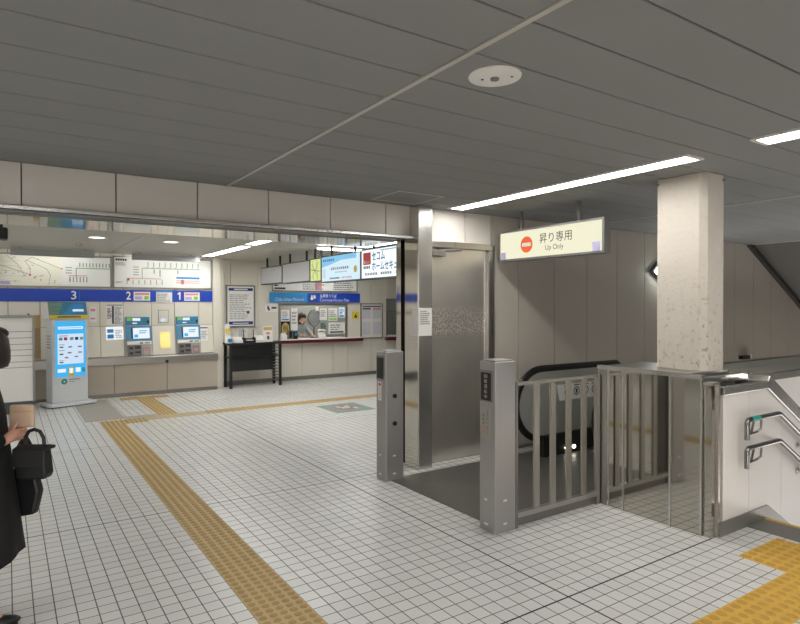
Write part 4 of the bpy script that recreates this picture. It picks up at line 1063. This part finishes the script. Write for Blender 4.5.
# sloping soffit over the descending escalator, far right
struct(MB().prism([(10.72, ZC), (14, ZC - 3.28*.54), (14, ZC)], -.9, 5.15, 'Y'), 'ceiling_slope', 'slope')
struct(MB().prism([(10.70, ZC - .005), (13.98, ZC - .005 - 3.28*.54), (13.98, ZC - .09 - 3.28*.54), (10.60, ZC - .03)], 5.08, 5.15, 'Y'), 'trim_11', 'joint')
struct(MB().box(10.66, -.9, ZC - .012, 10.70, 5.15, ZC), 'trim_12', 'bar')
t = thing('wall_lamp', 'tilted wall lamp glowing beside the column', 'wall lamp', (8.1, 5.1, 2.2))
q = [(7.80, 2.22), (8.0, 2.35), (8.75, 1.93), (8.6, 1.76)]
MB().prism([(7.78, 2.215), (7.98, 2.37), (8.78, 1.92), (8.62, 1.73)], 5.08, 5.15, 'Y').build('case', 'rackdark', t)
MB().prism([(7.82, 2.205), (7.97, 2.33), (8.73, 1.91), (8.6, 1.75)], 5.035, 5.08, 'Y').build('lens', 'walllamp', t)
t = thing('black_fitting', 'small black fitting on the wall above the shelf right of the column', 'fitting', (10.4, 5.1, .85))
MB().box(10.35, 5.08, .80, 10.6, 5.15, .86).build('body', 'black', t); MB().disc((10.65, 5.09, .84), .035, .06, 'Y', 14).build('lens', 'emblank', t)
struct(MB().box(4.9, 5.09, -.05, 14, 5.15, .02), 'baseboard_escalator', 'base')

# ------------------------------------------------------------------ Up Only sign
t = thing('no_entry_sign', 'hanging lit sign reading Up Only with an orange no-entry mark', 'sign', (4.80, 4.3, 2.24))
MB().box(4.734, 3.60, 2.215, 4.83, 5.035, 2.56).build('case', 'frame', t, bevel=.004)
MB().box(4.728, 3.625, 2.24, 4.734, 5.01, 2.535).build('face', 'signface', t)
f = FX(5.01, 2.24, 4.728)
f.disc(.41, .14, .088, 'no_entry_disc', 'orange', t, h=.003); f.rects([(.345, .12, .475, .16)], 'no_entry_bar', 'emblank', t, h=.006)
f.text('昇り専用', .60, .135, .43, .105, 'lettering', 'dkink', t); f.text('Up Only', .68, .042, .245, .07, 'lettering', 'ink', t)
f.rects([(.01, .0, .085, .075), (1.28, .0, 1.37, .09)], 'corner_sticker', 'purple', t)
for y in (4.75, 3.95):
    MB().tube([(4.80, y, 2.56), (4.80, y, ZC)], .022, 12).tube([(4.80, y, 2.60), (4.80, y, 2.66)], .03, 12).build('hanger', 'machdark', t, smooth=True)

# ------------------------------------------------------------------ woman at the left edge
PX, PY = -.105, 3.85
t = thing('person', 'person in a black coat at the left edge, holding a beige pouch', 'person', (PX, PY, 0))
b = [(0,0,.80,.10,.12), (0,0,.95,.095,.115), (0,0,1.10,.09,.12), (-.005,0,1.24,.085,.13), (0,0,1.31,.05,.06), (.01,0,1.37,.042,.042), (.02,0,1.44,.075,.07), (.025,0,1.52,.075,.072), (.015,0,1.575,.05,.05),
     (0,.165,1.275,.048,.048), (-.03,.20,1.04,.036,.036), (.07,.10,1.00,.028,.028), (.135,.045,1.03,.022,.03),
     (0,-.165,1.275,.048,.048), (-.03,-.20,1.04,.036,.036), (.07,-.10,.99,.028,.028), (.135,-.03,1.015,.022,.03),
     (0,.085,.72,.075,.075), (-.06,.08,.42,.05,.05), (-.14,.075,.09,.032,.032), (-.03,.085,.035,.028,.022),
     (0,-.085,.72,.075,.075), (.01,-.08,.42,.05,.05), (-.02,-.075,.09,.032,.032), (.085,-.085,.035,.028,.022)]
e = [(0,1),(1,2),(2,3),(3,4),(4,5),(5,6),(6,7),(7,8),(3,9),(9,10),(10,11),(11,12),(3,13),(13,14),(14,15),(15,16),(0,17),(17,18),(18,19),(19,20),(0,21),(21,22),(22,23),(23,24)]
# fingers: short chains rooted in each palm, curled round the pouch
def fingers(i0, base, sgn):
    for k in range(4):
        dz = .022 - .016*k; n0 = len(b)
        L = (.9, 1.0, .95, .75)[k]
        b.append((base[0] + .018, base[1] - sgn*.012, base[2] + dz, .0085)); b.append((base[0] + .018 + .028*L, base[1] - sgn*.03, base[2] + dz, .0078)); b.append((base[0] + .020 + .035*L, base[1] - sgn*.055*L, base[2] + dz - .002, .0068))
        e.extend([(i0, n0), (n0, n0+1), (n0+1, n0+2)])
    n0 = len(b)
    b.append((base[0] - .005, base[1] - sgn*.005, base[2] + .042, .0095)); b.append((base[0] + .02, base[1] - sgn*.012, base[2] + .066, .008)); e.extend([(i0, n0), (n0, n0+1)])
fingers(12, (.135, .045, 1.03), 1); fingers(16, (.135, -.03, 1.015), -1)
shade(mesh_from_skin('body', b, e, 'skin', t))
# face details
fm = MB().ball((.103, 0, 1.475), .014, .012, .02, 10, 8)
fm.build('nose', 'skin', t, smooth=True, local=True)
MB().ball((.088, .03, 1.497), .01, .014, .008, 8, 6).build('eye', 'dkink', t, local=True); MB().ball((.088, -.03, 1.497), .01, .014, .008, 8, 6).build('eye', 'dkink', t, local=True)
MB().ball((.09, 0, 1.432), .008, .022, .006, 10, 6).build('mouth', 'pink', t, local=True)
hb = MB()
prof = [(1.60, .03), (1.595, .06), (1.57, .09), (1.53, .105), (1.47, .112), (1.42, .112), (1.385, .10), (1.375, .07)]
rings = []
for z, r in prof:
    ring = []
    for k in range(20):
        a = R(38) + (2*PI - R(76))*k/19
        ring.append(hb.b.verts.new((.012 + r*1.02*math.cos(a), r*math.sin(a), z)))
    rings.append(ring)
for A, B in zip(rings, rings[1:]):
    for k in range(19): hb.b.faces.new((A[k], A[k+1], B[k+1], B[k]))
hb.b.faces.new(rings[0])
fr = [hb.b.verts.new((.012 + .1*math.cos(a), .1*math.sin(a), 1.54)) for a in (R(-38), R(-15), R(15), R(38))]
tp = [rings[1][19], rings[1][13], rings[1][6], rings[1][0]]
h_ = hb.build('hair', 'hair', t, smooth=True, local=True)
md = h_.modifiers.new('so', 'SOLIDIFY'); md.thickness = .012; md.offset = -1
MB().ball((.055, 0, 1.565), .06, .09, .04).build('fringe', 'hair', t, smooth=True, local=True)
for o_ in t.children:
    if o_.name.split('.')[0] in ('nose', 'eye', 'mouth', 'hair', 'fringe'): o_.rotation_euler = (0, 0, R(48))
# coat: torso and sleeves as one surface, then a flared skirt
c = [(0,0,.88,.13,.15), (0,0,1.0,.115,.135), (0,0,1.12,.115,.14), (-.005,0,1.235,.10,.15), (0,0,1.31,.055,.06), (0,.17,1.27,.065,.065), (-.03,.21,1.04,.055,.055), (.085,.095,1.0,.047,.047), (0,-.17,1.27,.065,.065), (-.03,-.21,1.04,.055,.055), (.085,-.09,.99,.047,.047)]
ce = [(0,1),(1,2),(2,3),(3,4),(3,5),(5,6),(6,7),(3,8),(8,9),(9,10)]
shade(mesh_from_skin('coat', c, ce, 'cloth', t))
sb = MB(); rings = []
for q in range(7):
    u = q/6; ring = []
    for k in range(28):
        a = 2*PI*k/28; fl = 1 + .05*math.cos(7*a)*u
        zend = .28 + .11*math.cos(a - R(-20)); z = .97 + (zend - .97)*u
        ring.append(sb.b.verts.new(((.115 + .06*u)*fl*math.cos(a), (.135 + .07*u)*fl*math.sin(a), z)))
    rings.append(ring)
for A, B in zip(rings, rings[1:]):
    for k in range(28): sb.b.faces.new((A[k], A[(k+1) % 28], B[(k+1) % 28], B[k]))
s_ = sb.build('skirt', 'cloth', t, smooth=True, local=True)
md = s_.modifiers.new('so', 'SOLIDIFY'); md.thickness = .006
for y, x in ((.085, -.13), (-.085, -.012)):
    MB().ball((x + .055, y, .035), .115, .042, .035).box(x - .06, y - .03, 0, x + .155, y + .03, .012).build('shoe', 'leather', t, smooth=True, local=True)
for y in (.165, -.165): pass
# what she holds
def obj_rot(name, label, cat, loc, rz, group=None): return thing(name, label, cat, loc, rz, group)
t = obj_rot('pouch', 'beige pouch held in both hands of the person', 'pouch', (PX + .172, PY + .01, 1.045), R(-30))
MB().box(-.065, -.012, 0, .065, .012, .125).build('body', 'pouch', t, bevel=.01, local=True)
MB().box(-.06, -.0135, .085, .06, .0135, .09).build('seam', 'gold', t, local=True)
t = obj_rot('handbag', 'small black flap handbag hanging from the wrist of the person', 'handbag', (PX + .225, PY - .07, .775), R(-34))
MB().prism([(-.075, 0), (.075, 0), (.085, .03), (.07, .16), (-.07, .16), (-.085, .03)], -.04, .04, 'Y').build('body', 'leather', t, bevel=.012, local=True)
MB().prism([(-.05, .16), (-.054, .08), (-.064, .07), (-.06, .17), (0, .185), (.05, .17), (.045, .155)], -.085, .09, 'X').build('flap', 'leather', t, bevel=.006, local=True)
MB().tube([(-.055, 0, .17), (-.05, 0, .22), (-.03, 0, .255), (0, 0, .265), (.03, 0, .255), (.05, 0, .22), (.055, 0, .17)], .010, 8).build('handle', 'leather', t, smooth=True, local=True)
t = obj_rot('tote_bag', 'soft black tote bag hanging below the flap handbag', 'tote bag', (PX + .185, PY + .03, .535), R(-34))
MB().prism([(-.08, 0), (.06, .025), (.09, .15), (.06, .28), (-.06, .28), (-.08, .15)], -.028, .028, 'Y').build('body', 'leather', t, bevel=.015, local=True)
for yy in (-.02, .02): MB().tube([(-.04, yy, .27), (-.04, yy, .38), (0, 0, .47), (.03, yy, .38), (.04, yy, .27)], .008, 8).build('handle', 'leather', t, smooth=True, local=True)

# ------------------------------------------------------------------ camera, world, colour
cam = bpy.data.cameras.new('camera'); co = bpy.data.objects.new('camera', cam); COL.objects.link(co)
cam.sensor_fit = 'HORIZONTAL'; cam.sensor_width = 36.0; cam.lens = 36.0*589.96/800
yaw, pitch, roll = R(33.672), R(-.572), R(-.079)
co.location = (0, 0, 1.71)
fv = Vector((math.sin(yaw)*math.cos(pitch), math.cos(yaw)*math.cos(pitch), math.sin(pitch)))
rv = Vector((math.cos(yaw), -math.sin(yaw), 0)); uv = rv.cross(fv)
r2 = rv*math.cos(roll) + uv*math.sin(roll); u2 = -rv*math.sin(roll) + uv*math.cos(roll)
co.matrix_world = Matrix(((r2.x, u2.x, -fv.x, 0), (r2.y, u2.y, -fv.y, 0), (r2.z, u2.z, -fv.z, 1.71), (0, 0, 0, 1)))
SC.camera = co
w = bpy.data.worlds.new('world'); SC.world = w; w.use_nodes = True
w.node_tree.nodes['Background'].inputs[0].default_value = (1, .98, .965, 1)
w.node_tree.nodes['Background'].inputs[1].default_value = 2.8
vs = SC.view_settings
vs.view_transform = 'Standard'; vs.look = 'None'; vs.gamma = 1; vs.use_curve_mapping = False; vs.exposure = 0.14
